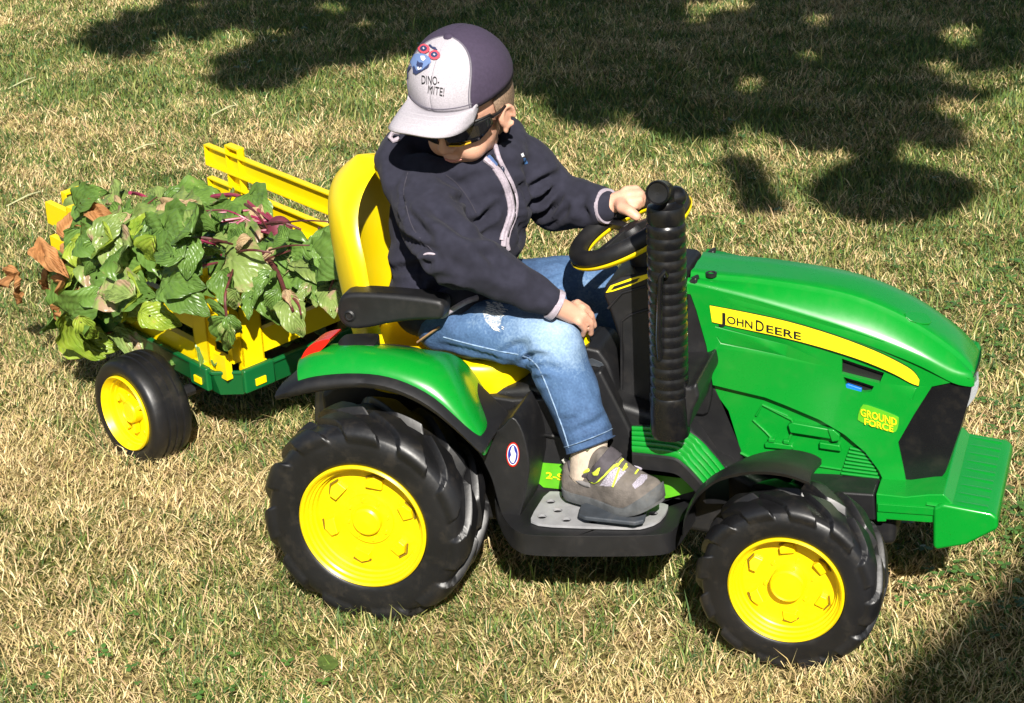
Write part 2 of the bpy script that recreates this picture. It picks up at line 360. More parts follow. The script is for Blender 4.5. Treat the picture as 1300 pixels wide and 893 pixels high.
# ------------------------------------------------ wheels
def tyre_me(R, rin, hw, nl, lug=.012, seed=0, N=400, plain=False):
    if plain:
        prof = [(rin*.97, -hw*.80), (rin+.12*(R-rin), -hw*.97), (rin+.5*(R-rin), -hw), (rin+.78*(R-rin), -hw*.95), (R*.965, -hw*.84), (R*.99, -hw*.66), (R, -hw*.5), (R, -hw*.44), (R*.975, -hw*.41), (R*.975, -hw*.33), (R, -hw*.30), (R*1.003, -hw*.06), (R*.98, -hw*.03), (R*.98, hw*.03), (R*1.003, hw*.06), (R, hw*.3), (R*.975, hw*.33), (R*.975, hw*.41), (R, hw*.44), (R, hw*.5), (R*.99, hw*.66), (R*.965, hw*.84), (rin+.5*(R-rin), hw), (rin*.97, hw*.8)]
        return lathe_me(prof, n=96)
    Rb = R-lug; N = nl*36
    k = [(rin*.97, -hw*.80), (rin*1.005, -hw*.93), (rin+.12*(Rb-rin), -hw*.985), (rin+.4*(Rb-rin), -hw), (rin+.62*(Rb-rin), -hw*.985), (rin+.8*(Rb-rin), -hw*.93), (rin+.92*(Rb-rin), -hw*.83), (Rb*.995, -hw*.68), (Rb, -hw*.5), (Rb*1.0, -hw*.2), (Rb, 0)]
    k = k+[(r, -y) for r, y in k[:-1][::-1]]
    P = np.array(smoothpoly(k, 4, closed=False)); M_ = len(P)
    T_ = np.gradient(P, axis=0); Nn = np.stack([-T_[:, 1]*-1, -T_[:, 0]], -1); Nn = np.stack([T_[:, 1], -T_[:, 0]], -1); Nn /= np.linalg.norm(Nn, axis=1)[:, None]+1e-9
    th = np.arange(N)*2*np.pi/N; pitch = 2*np.pi/nl
    TH, Y = np.meshgrid(th, P[:, 1], indexing='ij'); RR = np.broadcast_to(P[:, 0], TH.shape)
    side = np.sign(Y+1e-9); t = np.abs(Y)/hw
    slant = -.95*t*pitch*side
    ph = ((TH+(side > 0)*pitch*.5)/pitch) % 1; TH = TH-slant
    d = np.abs(ph-.5)
    wdt = .235+.05*np.clip((t-.75)/.15, 0, 1)
    prof_ = 1-np.clip((d-wdt)/.05, 0, 1); prof_ = prof_*prof_*(3-2*prof_)
    # lug fades on the sidewall
    fade = np.clip((RR-(rin+.66*(Rb-rin)))/(.14*(Rb-rin)), 0, 1); inner = np.clip((t-.02)/.05, 0, 1)
    H = lug*prof_*fade*inner
    seam = .0008*np.exp(-((Y/hw+.9)/.02)**2)
    Pr = RR+H*Nn[None, :, 0]+seam; Py = Y+H*.55*Nn[None, :, 1]
    V = np.stack([Pr*np.cos(TH), Py, Pr*np.sin(TH)], -1).reshape(-1, 3)
    i, j = np.meshgrid(np.arange(N), np.arange(M_-1), indexing='ij'); i = i.ravel(); j = j.ravel(); i2 = (i+1) % N
    F = np.stack([i*M_+j, i*M_+j+1, i2*M_+j+1, i2*M_+j], -1)
    me = bpy.data.meshes.new('tyre'); me.from_pydata(V.tolist(), [], F.tolist()); fixn(me); return me
def rim_parts(root, r, hw, big, nfeat=6, kind='front'):
    y0 = -hw*.93
    dep = .030 if kind != 'trailer' else .026
    prof = [(r*1.0, y0+.004), (r*1.005, y0-.003), (r*.975, y0-.006), (r*.945, y0-.003), (r*.93, y0+.003), (r*.905, y0+.0055), (r*.895, y0+.010), (r*.865, y0+.0115), (r*.855, y0+.019), (r*.83, y0+.0205), (r*.815, y0+dep), (r*.5, y0+dep+.002)]
    if kind == 'rear': prof += [(r*.40, y0+dep), (r*.395, y0+dep-.005), (r*.27, y0+dep-.006), (r*.265, y0+dep-.003), (r*.23, y0+dep-.003), (r*.22, y0+dep-.015), (r*.19, y0+dep-.018), (r*.001, y0+dep-.02)]
    else: prof += [(r*.34, y0+dep), (r*.31, y0+dep), (r*.30, y0+dep-.018), (r*.27, y0+dep-.021), (r*.25, y0+dep-.019), (r*.001, y0+dep-.019)]
    rim = fin('rim', lathe_me(prof, n=96), YELLOW, root, sharp=28, centre=False)
    rim.location = (0, 0, 0)
    return rim, y0+dep
def wheel(name, parent, loc, R, r, hw, kind, nl=15, phase=0, rotz=0, tread=None, mirror=False):
    w = bpy.data.objects.new(name, None); COL.objects.link(w); w.parent = parent; w.location = Vector(loc)-wl(parent); w.rotation_euler.z = rotz+(math.pi if mirror else 0)
    WL[w.name] = Vector((0, 0, 0))
    return w
def lfin(name, me, m, parent, **k):
    """mesh in the parent's local coordinates"""
    WLp = WL.get(parent.name); WL[parent.name] = Vector((0, 0, 0)); o = fin(name, me, m, parent, **k)
    WL[parent.name] = WLp; return o
_cache = {}
def build_wheel(parent, loc, R, r, hw, kind, nl, phase=0, rotz=0, mirror=False):
    key = kind
    if key not in _cache:
        w = wheel('wheel', parent, loc, R, r, hw, kind)
        lfin('tyre', tyre_me(R, r, hw, nl, lug=R*.062, plain=(kind == 'trailer')), TYRE, w, sharp=50, centre=False)
        rim, yd = rim_parts(w, r, hw, True, kind=kind)
        a = co_np(rim.data); rim.data.update()
        for k in range(6 if kind != 'trailer' else 5):
            n = 6 if kind != 'trailer' else 5
            an = phase+k*2*math.pi/n; rr = r*(.655 if kind != 'rear' else .63)
            s = r*(.21 if kind != 'trailer' else .17)
            # raised five-sided block, one edge tilted out of the dish
            P = [(-s*.62, -s*.42), (s*.62, -s*.42), (s*.70, s*.15), (s*.12, s*.55), (-s*.55, s*.42)]
            pts = []
            for hgt, sc in ((-.002, 1.0), (.0085, .92)):
                for q, (a1, b1) in enumerate(P):
                    rad = rr+b1*sc; tan = a1*sc
                    tilt = .0045*(a1/s) if hgt > 0 else 0
                    pts.append(Vector((rad*math.cos(an)-tan*math.sin(an), yd-hgt-tilt, rad*math.sin(an)+tan*math.cos(an))))
            fs = [[0, 1, 2, 3, 4], [9, 8, 7, 6, 5]]+[[i, 5+i, 5+(i+1) % 5, (i+1) % 5] for i in range(5)]
            lfin('rim_lug', fixn(mesh(pts, fs)), YELLOW, w, bev=.0012, seg=2, centre=False)
            if kind != 'trailer':   # strip beside each tab, an opening's shade put into its dark colour
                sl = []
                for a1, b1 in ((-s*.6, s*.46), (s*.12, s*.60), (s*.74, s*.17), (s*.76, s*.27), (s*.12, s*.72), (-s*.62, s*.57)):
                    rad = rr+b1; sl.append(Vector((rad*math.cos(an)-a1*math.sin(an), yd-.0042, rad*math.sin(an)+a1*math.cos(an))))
                lfin('rim_opening_shade', slab_me(sl, (0, .003, 0)), KPRINT if kind == 'none' else RIMSHADE, w, centre=False)
        nb = {'rear': 8, 'front': 6, 'trailer': 3}[kind]
        for k in range(nb):
            an = k*2*math.pi/nb+.2; rb = r*(.325 if kind == 'rear' else .42)
            lfin('bolt', lathe_me([(.0035, .002), (.0035, -.002), (.0028, -.003), (.0001, -.003)], (rb*math.cos(an), yd-(.006 if kind == 'rear' else 0), rb*math.sin(an)), n=10), YELLOW, w, centre=False)
        if kind == 'trailer':
            for k in range(3):
                an = k*2.094+.5; m_ = box_me((r*.42, yd-.006, 0), (r*.42, .012, r*.14)); a2 = co_np(m_); ca, sa = math.cos(an), math.sin(an)
                a3 = a2.copy(); a3[:, 0] = a2[:, 0]*ca-a2[:, 2]*sa; a3[:, 2] = a2[:, 0]*sa+a2[:, 2]*ca; set_np(m_, a3)
                lfin('spoke', m_, YELLOW, w, bev=.002, centre=False)
        _cache[key] = w
    else:
        w = dup(_cache[key], parent); w.name = 'wheel'
        w.location = Vector(loc)-wl(parent)
    w.rotation_euler = (0, 0, rotz+(math.pi if mirror else 0))
    return w

# ------------------------------------------------ tractor
tr = empty('toy_tractor', (.4, 0, 0), 'green and yellow ride-on toy tractor carrying the boy', 'toy tractor')
RR, RF = .18, .144
build_wheel(tr, (0, -.205, RR), RR, .1086, .068, 'rear', 11, phase=.28)
build_wheel(tr, (0, .205, RR), RR, .1086, .068, 'rear', 11, mirror=True)
build_wheel(tr, (.6865, -.212, RF), RF, .089, .058, 'front', 12, phase=.55)
build_wheel(tr, (.6865, .212, RF), RF, .089, .058, 'front', 12, mirror=True)
for xx, zz in ((0, RR), (.6865, RF)):
    fin('axle', tube_me([(xx, -.17, zz), (xx, .17, zz)], .014, 12), BLACK, tr)
def mirror(o, nm=None):
    """the same part on the far side: mirrored mesh (built from the evaluated near one)"""
    me = evalmesh(o); a = co_np(me); a[:, 1] *= -1; set_np(me, a)
    me.flip_normals(); c = bpy.data.objects.new(nm or o.name.split('.')[0], me); COL.objects.link(c); c.parent = o.parent
    l = WL[o.name]; p = wl(o.parent); c.location = Vector((l.x-p.x, -l.y-p.y, l.z-p.z)); WL[c.name] = Vector((l.x, -l.y, l.z)); return c
# rear fenders: loft along the arch; each station: outer lower edge (px, y) .. crest .. inner edge
st_out = [(376, 487), (395, 481), (425, 477.5), (460, 478), (495, 484), (528, 497), (558, 516), (585, 541), (613, 574)]
st_top = [(385, 462), (398, 446), (420, 438), (455, 437), (500, 441), (540, 446), (568, 452), (592, 476), (632, 546)]
rings = []
so_ = smoothpoly(st_out, 4, False); st_ = smoothpoly(st_top, 4, False); nS = len(so_)
for i in range(nS):
    a = PY(*so_[i], -.272); t = PY(*st_[i], -.165)
    inn = Vector((t.x+.004, -.125, t.z-.012)); low = Vector((a.x, -.262, a.z-.012))
    ring = [low, a, a.lerp(t, .18)+Vector((0, -.006, .018)), a.lerp(t, .45)+Vector((0, -.004, .028)), a.lerp(t, .75)+Vector((0, 0, .016)), t+Vector((0, 0, .0)), inn, inn+Vector((0, .01, -.03))]
    under = [Vector((p.x, p.y+(.004 if k < 3 else 0), p.z-.008)) for k, p in enumerate(ring)][::-1]
    rings.append([Vector(p) for p in ring]+under)
fen = fin('rear_fender', loft_me(rings), GREEN, tr, sharp=50, bev=0)
fen.modifiers.new('s', 'SUBSURF').levels = 1; fen.modifiers['s'].render_levels = 2
mirror(fen)
# black fender lip
lo = [(352, 508), (375, 503), (402, 498), (440, 493), (478, 494), (512, 503), (545, 520), (577, 545), (611, 577)]
up_ = [(352, 496), (374, 487), (400, 480), (440, 476.5), (480, 479), (515, 489), (550, 508), (583, 537), (616, 570)]
rings = []
for a_, b_ in zip(smoothpoly(lo, 3, False), smoothpoly(up_, 3, False)):
    A, B = PY(*a_, -.277), PY(*b_, -.272)
    rings.append([A, A+Vector((0, -.006, .004)), A.lerp(B, .5)+Vector((0, -.010, .002)), B+Vector((0, -.004, 0)), B+Vector((0, .02, .004)), B+Vector((0, .13, .0)), B+Vector((0, .13, -.008)), A+Vector((0, .012, .004))])
lip = fin('fender_lip', loft_me(rings), BLACK, tr, sharp=60); mirror(lip)
# tail light, cap on the fender
tl = [(381, 462), (386, 447), (398, 436), (418, 431), (413, 440), (398, 453)]
tail = fin('tail_light', slab_me([PY(a, b, -.232) for a, b in smoothpoly(tl, 3)], (0, .05, -.002)), RED, tr, bev=.003); mirror(tail)
cp = [(431, 441), (436, 430), (446, 427), (476, 426.5), (482, 430), (476, 440), (470, 441.5)]
capm = fin('fender_cap', slab_me([p+Vector((0, 0, .004)) for p in [PZ(a, b, PY(455, 434, -.19).z) for a, b in smoothpoly(cp, 3)]], (0, 0, -.03)), BLACK, tr, bev=.003); mirror(capm)

# seat: backrest is a bucket shell
rings = []
zs = np.concatenate([np.linspace(.40, .64, 10), [.66, .68, .695, .706, .713, .7175, .7195]])
for z in zs:
    t = (z-.40)/.315
    hwid = .124+.022*math.sin(math.pi*min(1, t*1.1)); 
    if z > .58: hwid *= math.sqrt(max(.004, 1-((z-.58)/.140)**2))
    bx = -.050-.055*t+.02*t*t+.035*max(0, (t-.75)/.25)**2
    inner, outer = [], []
    for k in range(17):
        s = -1+2*k/16; y = s*hwid; wing = .060*abs(s)**2.6*(1-.55*max(0, (t-.6)/.4))
        fx = bx+.012*s*s+wing; th = (.030-.006*abs(s))*(1-.55*max(0, (t-.9)/.1))
        inner.append(Vector((fx, y, z))); outer.append(Vector((fx-th-.012*(1-abs(s)), y*1.03, z)))
    rings.append(inner+outer[::-1])
bk = fin('backrest', loft_me(rings), YELLOW, tr, sharp=70); bk.modifiers.new('s', 'SUBSURF').render_levels = 1
# raised panel pressed into the backrest
pan = []
for z, sc in ((.343, .84), (.350, .95), (.372, 1.0), (.408, 1.0), (.418, .95), (.420, .8), (.414, .55)):
    ring = []
    for k in range(40):
        a = 2*math.pi*k/40; c_, s_ = math.cos(a), math.sin(a)
        e = 2/3.2; X = math.copysign(abs(c_)**e, c_); Yv = math.copysign(abs(s_)**e, s_)
        x = .078+X*.148*sc; ring.append(Vector((x, Yv*(.132-.012*X)*sc, z-.012*max(0, X)-.006*Yv*Yv*0)))
    pan.append(ring)
fin('seat_pan', loft_me(pan), YELLOW, tr, sharp=80).modifiers.new('s', 'SUBSURF').render_levels = 1
# armrests
arm = [(427, 392), (431, 379), (441, 373.5), (470, 373), (520, 377), (553, 382), (562, 388), (562, 401), (556, 407), (530, 408), (500, 411), (470, 417), (447, 419), (434, 413), (428, 403)]
ar = pxslab('armrest', smoothpoly(arm, 3), -.178, .042, BLACK, tr, bev=.008, seg=3); 
for sgn in (1, -1):
    c_ = PY(444, 401, -.178)
    p_ = fin('armrest_bolt', lathe_me([(.0095, .002), (.0095, -.002), (.007, -.004), (.0065, -.0015), (.004, -.001), (.0035, -.003), (.0001, -.003)], (c_.x, c_.y, c_.z), n=20), BLACK, tr, sharp=30)
    break
mirror(ar); mirror(p_)

# chassis: central body, skirt, platform
def xz(pts, y0, y1): return slab_me([Vector((x, y0, z)) for x, z in pts], (0, y1-y0, 0))
tunnel = [(-.12, .20), (-.13, .33), (-.08, .372), (.18, .365), (.24, .375), (.30, .385), (.36, .40), (.385, .36), (.50, .33), (.54, .27), (.66, .215), (.83, .205), (.83, .15), (.60, .13), (.50, .14), (.1, .12)]
fin('chassis', xz(tunnel, -.105, .105), BLACK, tr, bev=.012, seg=3)
sk_ = [(603, 562), (634, 545), (650, 530), (664, 550), (672, 590), (668, 620), (662, 650), (652, 672), (640, 664), (632, 640), (624, 610), (612, 584)]
sk = fin('skirt', slab_me([PY(a, b, -.212) for a, b in smoothpoly(sk_, 3)], (0, .11, 0)), BLACK, tr, bev=.022, seg=4, sharp=60); mirror(sk)
under_seat = [(600, 500), (650, 507), (705, 505), (762, 470), (800, 545), (806, 580), (800, 610), (700, 650), (640, 640), (620, 560)]
us = pxslab('side_panel', under_seat, -.118, .03, BLACK, tr, bev=.006); mirror(us)
# mould details on the side panel
for a_, b_, c2_, d2_ in ((654, 517, 664, 517), (658, 525, 670, 529), (684, 550, 690, 552), (690, 552, 712, 556)):
    t_ = fin('moulded_tab', tube_me([PY(a_, b_, -.119), PY((a_+c2_)/2, (b_+d2_)/2-1, -.124), PY(c2_, d2_, -.119)], .0035, 8), BLACK, tr)
pl_ = [(628, 632), (640, 658), (655, 674), (680, 680), (760, 681), (838, 679), (860, 668), (880, 640), (893, 618)]
Pp = [PZ(a, b, .198) for a, b in smoothpoly(pl_, 3, False)]
inner = [Vector((Pp[-1].x, -.09, .198)), Vector((Pp[0].x, -.09, .198))]
plat = fin('footplate', slab_me(Pp+inner, (0, 0, -.036)), BLACK, tr, bev=.013, seg=5, sharp=60); mirror(plat)
# grey perforated tread plate with real holes
tp = [(698, 624), (724, 627), (760, 633), (800, 637), (842, 639), (848, 645), (838, 660), (820, 668), (795, 670), (700, 667), (678, 663), (674, 658), (684, 640)]
plate = slab_me([PZ(a, b, .203) for a, b in smoothpoly(tp, 2)], (0, 0, -.004))
holes = [(699, 637), (719, 630), (708, 648), (688, 656), (719, 660), (753, 662), (813, 661), (829, 652)]
plate = cutme(plate, [lathe_me([(.0001, -.01), (.0075, -.01), (.0075, .01), (.0001, .01)], PZ(a, b, .203), n=16, ax='z') for a, b in holes])
tpo = fin('tread_plate', plate, GREY, tr, smooth=True, bev=.001)
me2 = mirror(tpo)
pd = [(737, 640), (748, 636), (814, 641), (822, 645), (818, 660), (806, 663), (742, 656), (734, 652)]
ped = fin('pedal', slab_me([PZ(a, b, .222) for a, b in pd], (0, 0, -.008)), DGREY, tr, bev=.003)
# stickers on the side panel
def sticker(name, pts, y, m, parent=tr, th=.0012, **k): return pxslab(name, pts, y-th, th, m, parent, bev=0, **k)
sticker('sticker', [(676, 587), (740, 592), (892, 611), (880, 624), (850, 632), (815, 637), (719, 622), (690, 619), (682, 612)], -.119, LIME)
lm = text_me('2-Speed', 1, bold=.02)
def px_text(me, p0, p1, h, y, lift=.0018):
    """lay text on the plane y: baseline from p0 to p1, cap height h pixels"""
    a = co_np(me); x0, x1 = a[:, 0].min(), a[:, 0].max(); hh = .70
    p0 = np.array(p0, float); p1 = np.array(p1, float)
    def f(u, v):
        q = p0+(p1-p0)*(u-x0)/(x1-x0); return PY(q[0], q[1]-v/hh*h, y-lift)
    return warp(me, f)
fin('lettering', px_text(lm, (693, 607.5), (748, 614), 8, -.1205), YPRINT, tr, smooth=False)
# round decal
def px_disc(cx, cy, rx, ry, n=24, ang=0): return [(cx+rx*math.cos(2*math.pi*k/n)*math.cos(ang)-ry*math.sin(2*math.pi*k/n)*math.sin(ang), cy+rx*math.cos(2*math.pi*k/n)*math.sin(ang)+ry*math.sin(2*math.pi*k/n)*math.cos(ang)) for k in range(n)]
DBL = mat('dark blue print', (.02, .03, .25), .4)
dc = sticker('decal', px_disc(651, 577.5, 8.3, 15.5), -.213, RED); sticker('decal_ring', px_disc(651, 577.5, 7, 13.4), -.2145, WPRINT, parent=dc)
sticker('decal_field', px_disc(651, 577.5, 6.2, 12), -.2155, DBL, parent=dc)
sticker('decal_figure', [(649, 587), (647, 582), (649, 578), (648, 573), (650, 567), (652, 567), (653, 573), (655, 577), (654, 584), (652, 588)], -.2165, WPRINT, parent=dc)
# green ribbed step
top_ = [(803, 542), (830, 543), (866, 547), (884, 556), (902, 573), (924, 600)]; bot_ = [(803, 573), (830, 576), (856, 580), (868, 588), (880, 600), (896, 618)]
T_, B_ = smoothpoly(top_, 4, False), smoothpoly(bot_, 4, False)
for k in range(5):
    rings = []
    for (a, b), (c, d) in zip(T_, B_):
        p = PY(a, b, -.135); q = PY(c, d, -.175); u0, u1 = k/5+.015, (k+1)/5-.015; A, B = p.lerp(q, u0), p.lerp(q, u1)
        rings.append([A, A+Vector((0, -.002, .004)), A.lerp(B, .5)+Vector((0, -.004, .0065)), B+Vector((0, -.003, .003)), B+Vector((0, .0, -.003)), A.lerp(B, .5)+Vector((0, .01, -.02))])
    s_ = fin('step_rib', loft_me(rings), GREEN, tr, sharp=60)
    mirror(s_)
rings = []
for (a, b), (c, d) in zip(T_, B_):
    p = PY(a, b, -.135); q = PY(c, d, -.175)
    rings.append([p+Vector((0, .004, .002)), p.lerp(q, .5)+Vector((0, 0, -.002)), q+Vector((0, -.004, -.004)), q+Vector((0, -.003, -.028)), p+Vector((0, .01, -.06))])
s_ = fin('step_base', loft_me(rings), BLACK, tr, sharp=40); mirror(s_)

# cowl, dashboard, pillar behind the exhaust
cowl = [(772, 392), (765, 375), (768, 362), (788, 352), (832, 346), (866, 350), (876, 372), (896, 420), (908, 490), (930, 520), (946, 572), (942, 590), (926, 604), (902, 574), (880, 556), (846, 545), (800, 543), (786, 500), (788, 440)]
cw = pxslab('cowl', cowl, -.0630, .125, BLACK, tr, bev=.007, seg=3)
# moulded grille bars behind the exhaust
for i, (a, b) in enumerate([(880, 423), (884, 440), (888, 458), (890, 474), (886, 490)]):
    g_ = fin('grille_bar', tube_me([PY(a-22, b-3, -.0640), PY(a-3, b, -.0690), PY(a+4, b, -.0640)], .003, 8), BLACK, tr); mirror(g_)
fr = [(872, 358), (884, 352), (893, 400), (900, 440), (905, 478), (903, 506), (899, 526), (893, 528), (870, 526), (870, 470)]
f_ = pxslab('hood_frame', fr, -.0730, .02, BLACK, tr, bev=.004); mirror(f_)
dbez = sticker('dash_emblem', [(769, 372), (775, 363), (800, 354), (826, 347), (832, 346), (826, 352), (800, 363), (779, 370)], -.0640, YPRINT)
sticker('dash_emblem_print', [(775, 369), (779, 364), (800, 357), (812, 353), (808, 358), (790, 364)], -.0655, KPRINT, parent=dbez)
for l in ([(789, 498), (789, 408), (800, 400), (826, 392)], [(772, 392), (790, 372), (826, 362)], [(826, 392), (826, 520)]):
    fin('cowl_moulding', tube_me([PY(a, b, -.0640) for a, b in l], .0022, 8), BLACK, tr)
con = [(735, 447), (742, 441), (760, 445), (772, 462), (776, 472), (785, 505), (740, 500)]
fin('console', slab_me([PY(a, b, -.085) for a, b in con], (0, .1, 0)), BLACK, tr, bev=.006)
fin('console_badge', slab_me([PY(a, b, -.0855) for a, b in [(744, 456), (752, 455), (764, 460), (770, 468), (750, 464)]], (0, -.0015, 0)), DGREY, tr, bev=.0005)
# lever
lv = [PY(744, 455, -.06), PY(742, 442, -.06), PY(739, 428, -.06), PY(735, 419, -.062)]
lever = fin('lever', remesh(chain([(lv[0], .012), (lv[1], .011), (lv[2], .013), (lv[3], .015)]), .003, 4), YELLOW, tr)
# far side lever housing seen past the knee is hidden
# exhaust stack
ex = Vector((.497, -.205, 0)); rr_ = .0292
prof = [(.0001, .36), (rr_*.98, .36), (rr_*1.04, .366), (rr_*1.05, .40), (rr_*1.0, .418), (rr_*1.0, .425)]
z = .428
while z < .690:
    prof += [(rr_*.955, z), (rr_*1.0, z+.0025), (rr_*1.005, z+.013), (rr_*.955, z+.0155)]; z += .0172
prof += [(rr_*.92, z), (rr_*.97, z+.004), (rr_*.97, z+.02), (rr_*.9, z+.026), (rr_*.62, z+.030), (rr_*.55, z+.034), (.0001, z+.034)]
fin('exhaust_stack', lathe_me(prof, (ex.x, ex.y, 0), n=40, ax='z'), GLOSSB, tr, sharp=40)
ez = z+.02
el = [PY(838, 243, -.232), PY(858, 250, -.19)]
fin('exhaust_outlet', join([remesh(chain([((ex.x, ex.y, ez), .018), ((ex.x-.002, ex.y, ez+.028), .0165), (el[0], .0165)])+[sph(el[0], .0175)], .0035, 4)]), GLOSSB, tr)
fin('exhaust_outlet', remesh(chain([((ex.x, ex.y+.005, ez+.015), .0165), (el[1], .0175)]), .0035, 4), GLOSSB, tr)
e0 = el[0]; Rt = Vector((CAM[0]-e0.x-.6, CAM[1]-e0.y, .5)).normalized().to_track_quat('Z', 'Y').to_matrix()
fin('outlet_mouth', lathe_me([(.0175, -.006), (.0178, .006), (.016, .0085), (.0145, .005), (.0001, .004)], e0+Rt @ Vector((0, 0, .012)), n=28, ax='z', R=Rt), GLOSSB, tr)
fin('stack_handle', tube_me([PY(846, 350, -.242), PY(843, 345, -.248), PY(839, 352, -.249), PY(837, 400, -.249), PY(836, 430, -.246), PY(838, 455, -.240)], .0042, 8), GLOSSB, tr)
base_ = [(823, 500), (829, 492), (876, 492), (884, 486), (888, 505), (880, 520), (874, 546), (860, 552), (838, 551), (826, 540)]
fin('stack_base', slab_me([PY(a, b, -.215) for a, b in base_], (0, .15, 0)), BLACK, tr, bev=.012, seg=3)

# steering wheel: plane through the rim, tilted towards the boy
sc_ = Vector((.384, -.012, .613)); ex1 = (PY(874, 250, .02)-PY(724, 327, -.035)); Lx = ex1.length/2; e1 = ex1.normalized()
sc_ = (PY(874, 250, .02)+PY(724, 327, -.035))/2
e2 = Vector((0, 1, .13)); e2 = (e2-e1*e2.dot(e1)).normalized(); e3 = e1.cross(e2).normalized()
if e3.z < 0: e3 = -e3
SR = Lx-.0135
def sw(a, r, h=0): return sc_+e1*(r*math.cos(a))+e2*(r*math.sin(a))+e3*h
stw = empty('steering_wheel', sc_); stw.parent = tr; stw.location = sc_-wl(tr)
n_ = 72; rings = [[sw(2*math.pi*k/n_, SR+.0145*math.cos(q), .0145*math.sin(q)) for q in np.linspace(0, 2*math.pi, 14, endpoint=False)] for k in range(n_)]
fin('rim_grip', loft_me(rings, wrap=True), BLACK, stw)
rings = [[sw(2*math.pi*k/n_, SR+.0160*math.cos(q), -.0035+.0135*math.sin(q)) for q in np.linspace(math.pi*1.10, 1.92*math.pi, 10)] for k in range(n_)]
fin('rim_underside', loft_me(rings, closed=False, caps=False, wrap=True), YELLOW, stw, solid=.002)
for a in (math.pi*.62, -.35, math.pi*1.22):
    fin('spoke', loft_me([[sw(a+dd/max(r, .02), r, h) for dd, h in ((-wd, .003), (wd, .003), (wd, -.010), (-wd, -.010))] for r, wd in ((SR-.004, .010), (SR*.6, .007), (.012, .009))]), BLACK, stw, bev=.002)
fin('hub', lathe_me([(.0001, -.05), (.018, -.05), (.021, -.012), (.021, -.004), (.018, .001), (.0001, .003)], sc_, n=32, ax='z', R=Matrix((e1, e2, e3)).transposed()), BLACK, stw, sharp=40)
0 and fin('hub_badge', lathe_me([(.016, .0062), (.016, .0088), (.0001, .0098)], sc_, n=24, ax='z', R=Matrix((e1, e2, e3)).transposed()), YELLOW, stw)
fin('steering_column', tube_me([sc_-e3*.03, sc_-e3*.10], [.024, .032], 20), BLACK, tr)

# hood
W_ = .075
crease = [(872, 361), (905, 368), (967, 384), (1060, 412), (1120, 433), (1169, 453), (1210, 474), (1232, 479)]
ridge = [(879, 348), (912, 352), (975, 358), (1060, 373), (1130, 394), (1180, 420), (1214, 448), (1230, 468)]
toppx = [(893, 331.5), (925, 332.5), (985, 336), (1062, 348), (1130, 369), (1178, 395), (1207, 422), (1219, 447)]
def yx(i, n, w=W_):  # nose narrows in plan
    t = i/(n-1); return w*(1-.16*max(0, (t-.6)/.4)**2)
C1, C2, C3 = [smoothpoly(k, 4, False) for k in (crease, ridge, toppx)]; n_ = len(C1); rings = []
for i in range(n_):
    w = yx(i, n_); c = PY(*C1[i], -w); rdg = PY(*C2[i], -w*.62); tp_ = PY(*C3[i], w*.35)
    zt = max(tp_.z, rdg.z+.002); X = c.x
    half = [Vector((X, -w, c.z-.016)), Vector((X, -w, c.z-.004)), Vector((X, -w*.97, c.z+.003)), Vector((X, -w*.90, c.z+.008)), Vector((X, -w*.70, rdg.z-.004)), Vector((X, -w*.655, rdg.z-.003)), Vector((X, -w*.62, rdg.z+.003)), Vector((X, -w*.58, rdg.z+.0045)), Vector((X, -w*.3, zt)), Vector((X, 0, zt+.002))]
    full = half+[Vector((p.x, -p.y, p.z)) for p in half[:-1][::-1]]
    rings.append(full)
nose_c = rings[-1]
for dx, dz, sy in ((.004, -.008, .97), (.006, -.020, .92)):
    rings.append([Vector((p.x+dx, p.y*sy, min(p.z, max(q.z for q in nose_c)+dz))) for p in nose_c])
fin('hood', loft_me(rings, closed=True), GREEN, tr, sharp=70)
# side skins: proud panel with the arch cut out of it, lower engine panel recessed behind
skin = [(872, 361), (905, 368), (967, 384), (1060, 412), (1120, 433), (1169, 453), (1210, 474), (1232, 481), (1183, 491), (1160, 527), (1140, 562), (1147, 595), (1153, 627), (1128, 626), (1116, 598), (1098, 574), (1072, 552), (1040, 533), (1000, 516), (972, 505), (905, 489), (897, 440), (884, 394)]
def skinpt(a, b, lift=0):
    y = -.0755
    for _ in range(3):
        p = PY(a, b, y); t = max(0, (p.x-.74)/.2); y = -.0755+.012*t*t
    p = PY(a, b, y-lift); return p
def skinslab(name, pts, lift, th, m, bev=.0, parent=tr, **k):
    return fin(name, slab_me([skinpt(a, b, lift) for a, b in pts], (0, th, 0)), m, parent, bev=bev, **k)
sm_ = slab_me([skinpt(a, b) for a, b in skin], (0, .012, 0))
win = [[(1067, 460), (1093, 469), (1121, 478), (1115, 491), (1090, 485), (1067, 479)], [(1069, 483), (1090, 489), (1108, 495), (1104, 502), (1095, 503), (1073, 497)]]
def grooves():
    g = []
    L_ = [[(908, 415), (1000, 439)], [(1000, 439), (997, 453)], [(910, 428), (915, 436), (997, 453)], [(1017, 443), (1066, 456)], [(1017, 443), (1030, 462), (1066, 474)], [(1024, 470), (1040, 488), (1068, 494)], [(1024, 470), (1066, 480)], [(1128, 482), (1163, 494), (1158, 508)], [(1128, 482), (1122, 492)]]
    for l in L_: g.append(tube_me([skinpt(a, b, .0) for a, b in l], .0016, 6))
    return g
sm_ = cutme(sm_, [slab_me([skinpt(a, b, .01) for a, b in w], (0, .03, 0)) for w in win]+grooves()+[tube_me([skinpt(a, b) for a, b in ((1075, 425), (1100, 432), (1133, 443))], .002, 6)])
ss = fin('hood_side', sm_, GREEN, tr, bev=.0018, seg=2, sharp=40); mirror(ss)
for w in win: skinslab('vent_back', w, -.012, .002, KPRINT)
skinslab('vent_part', [(1071, 490), (1076, 488), (1094, 494), (1093, 500), (1074, 496)], -.004, .006, BLUE, bev=.001)
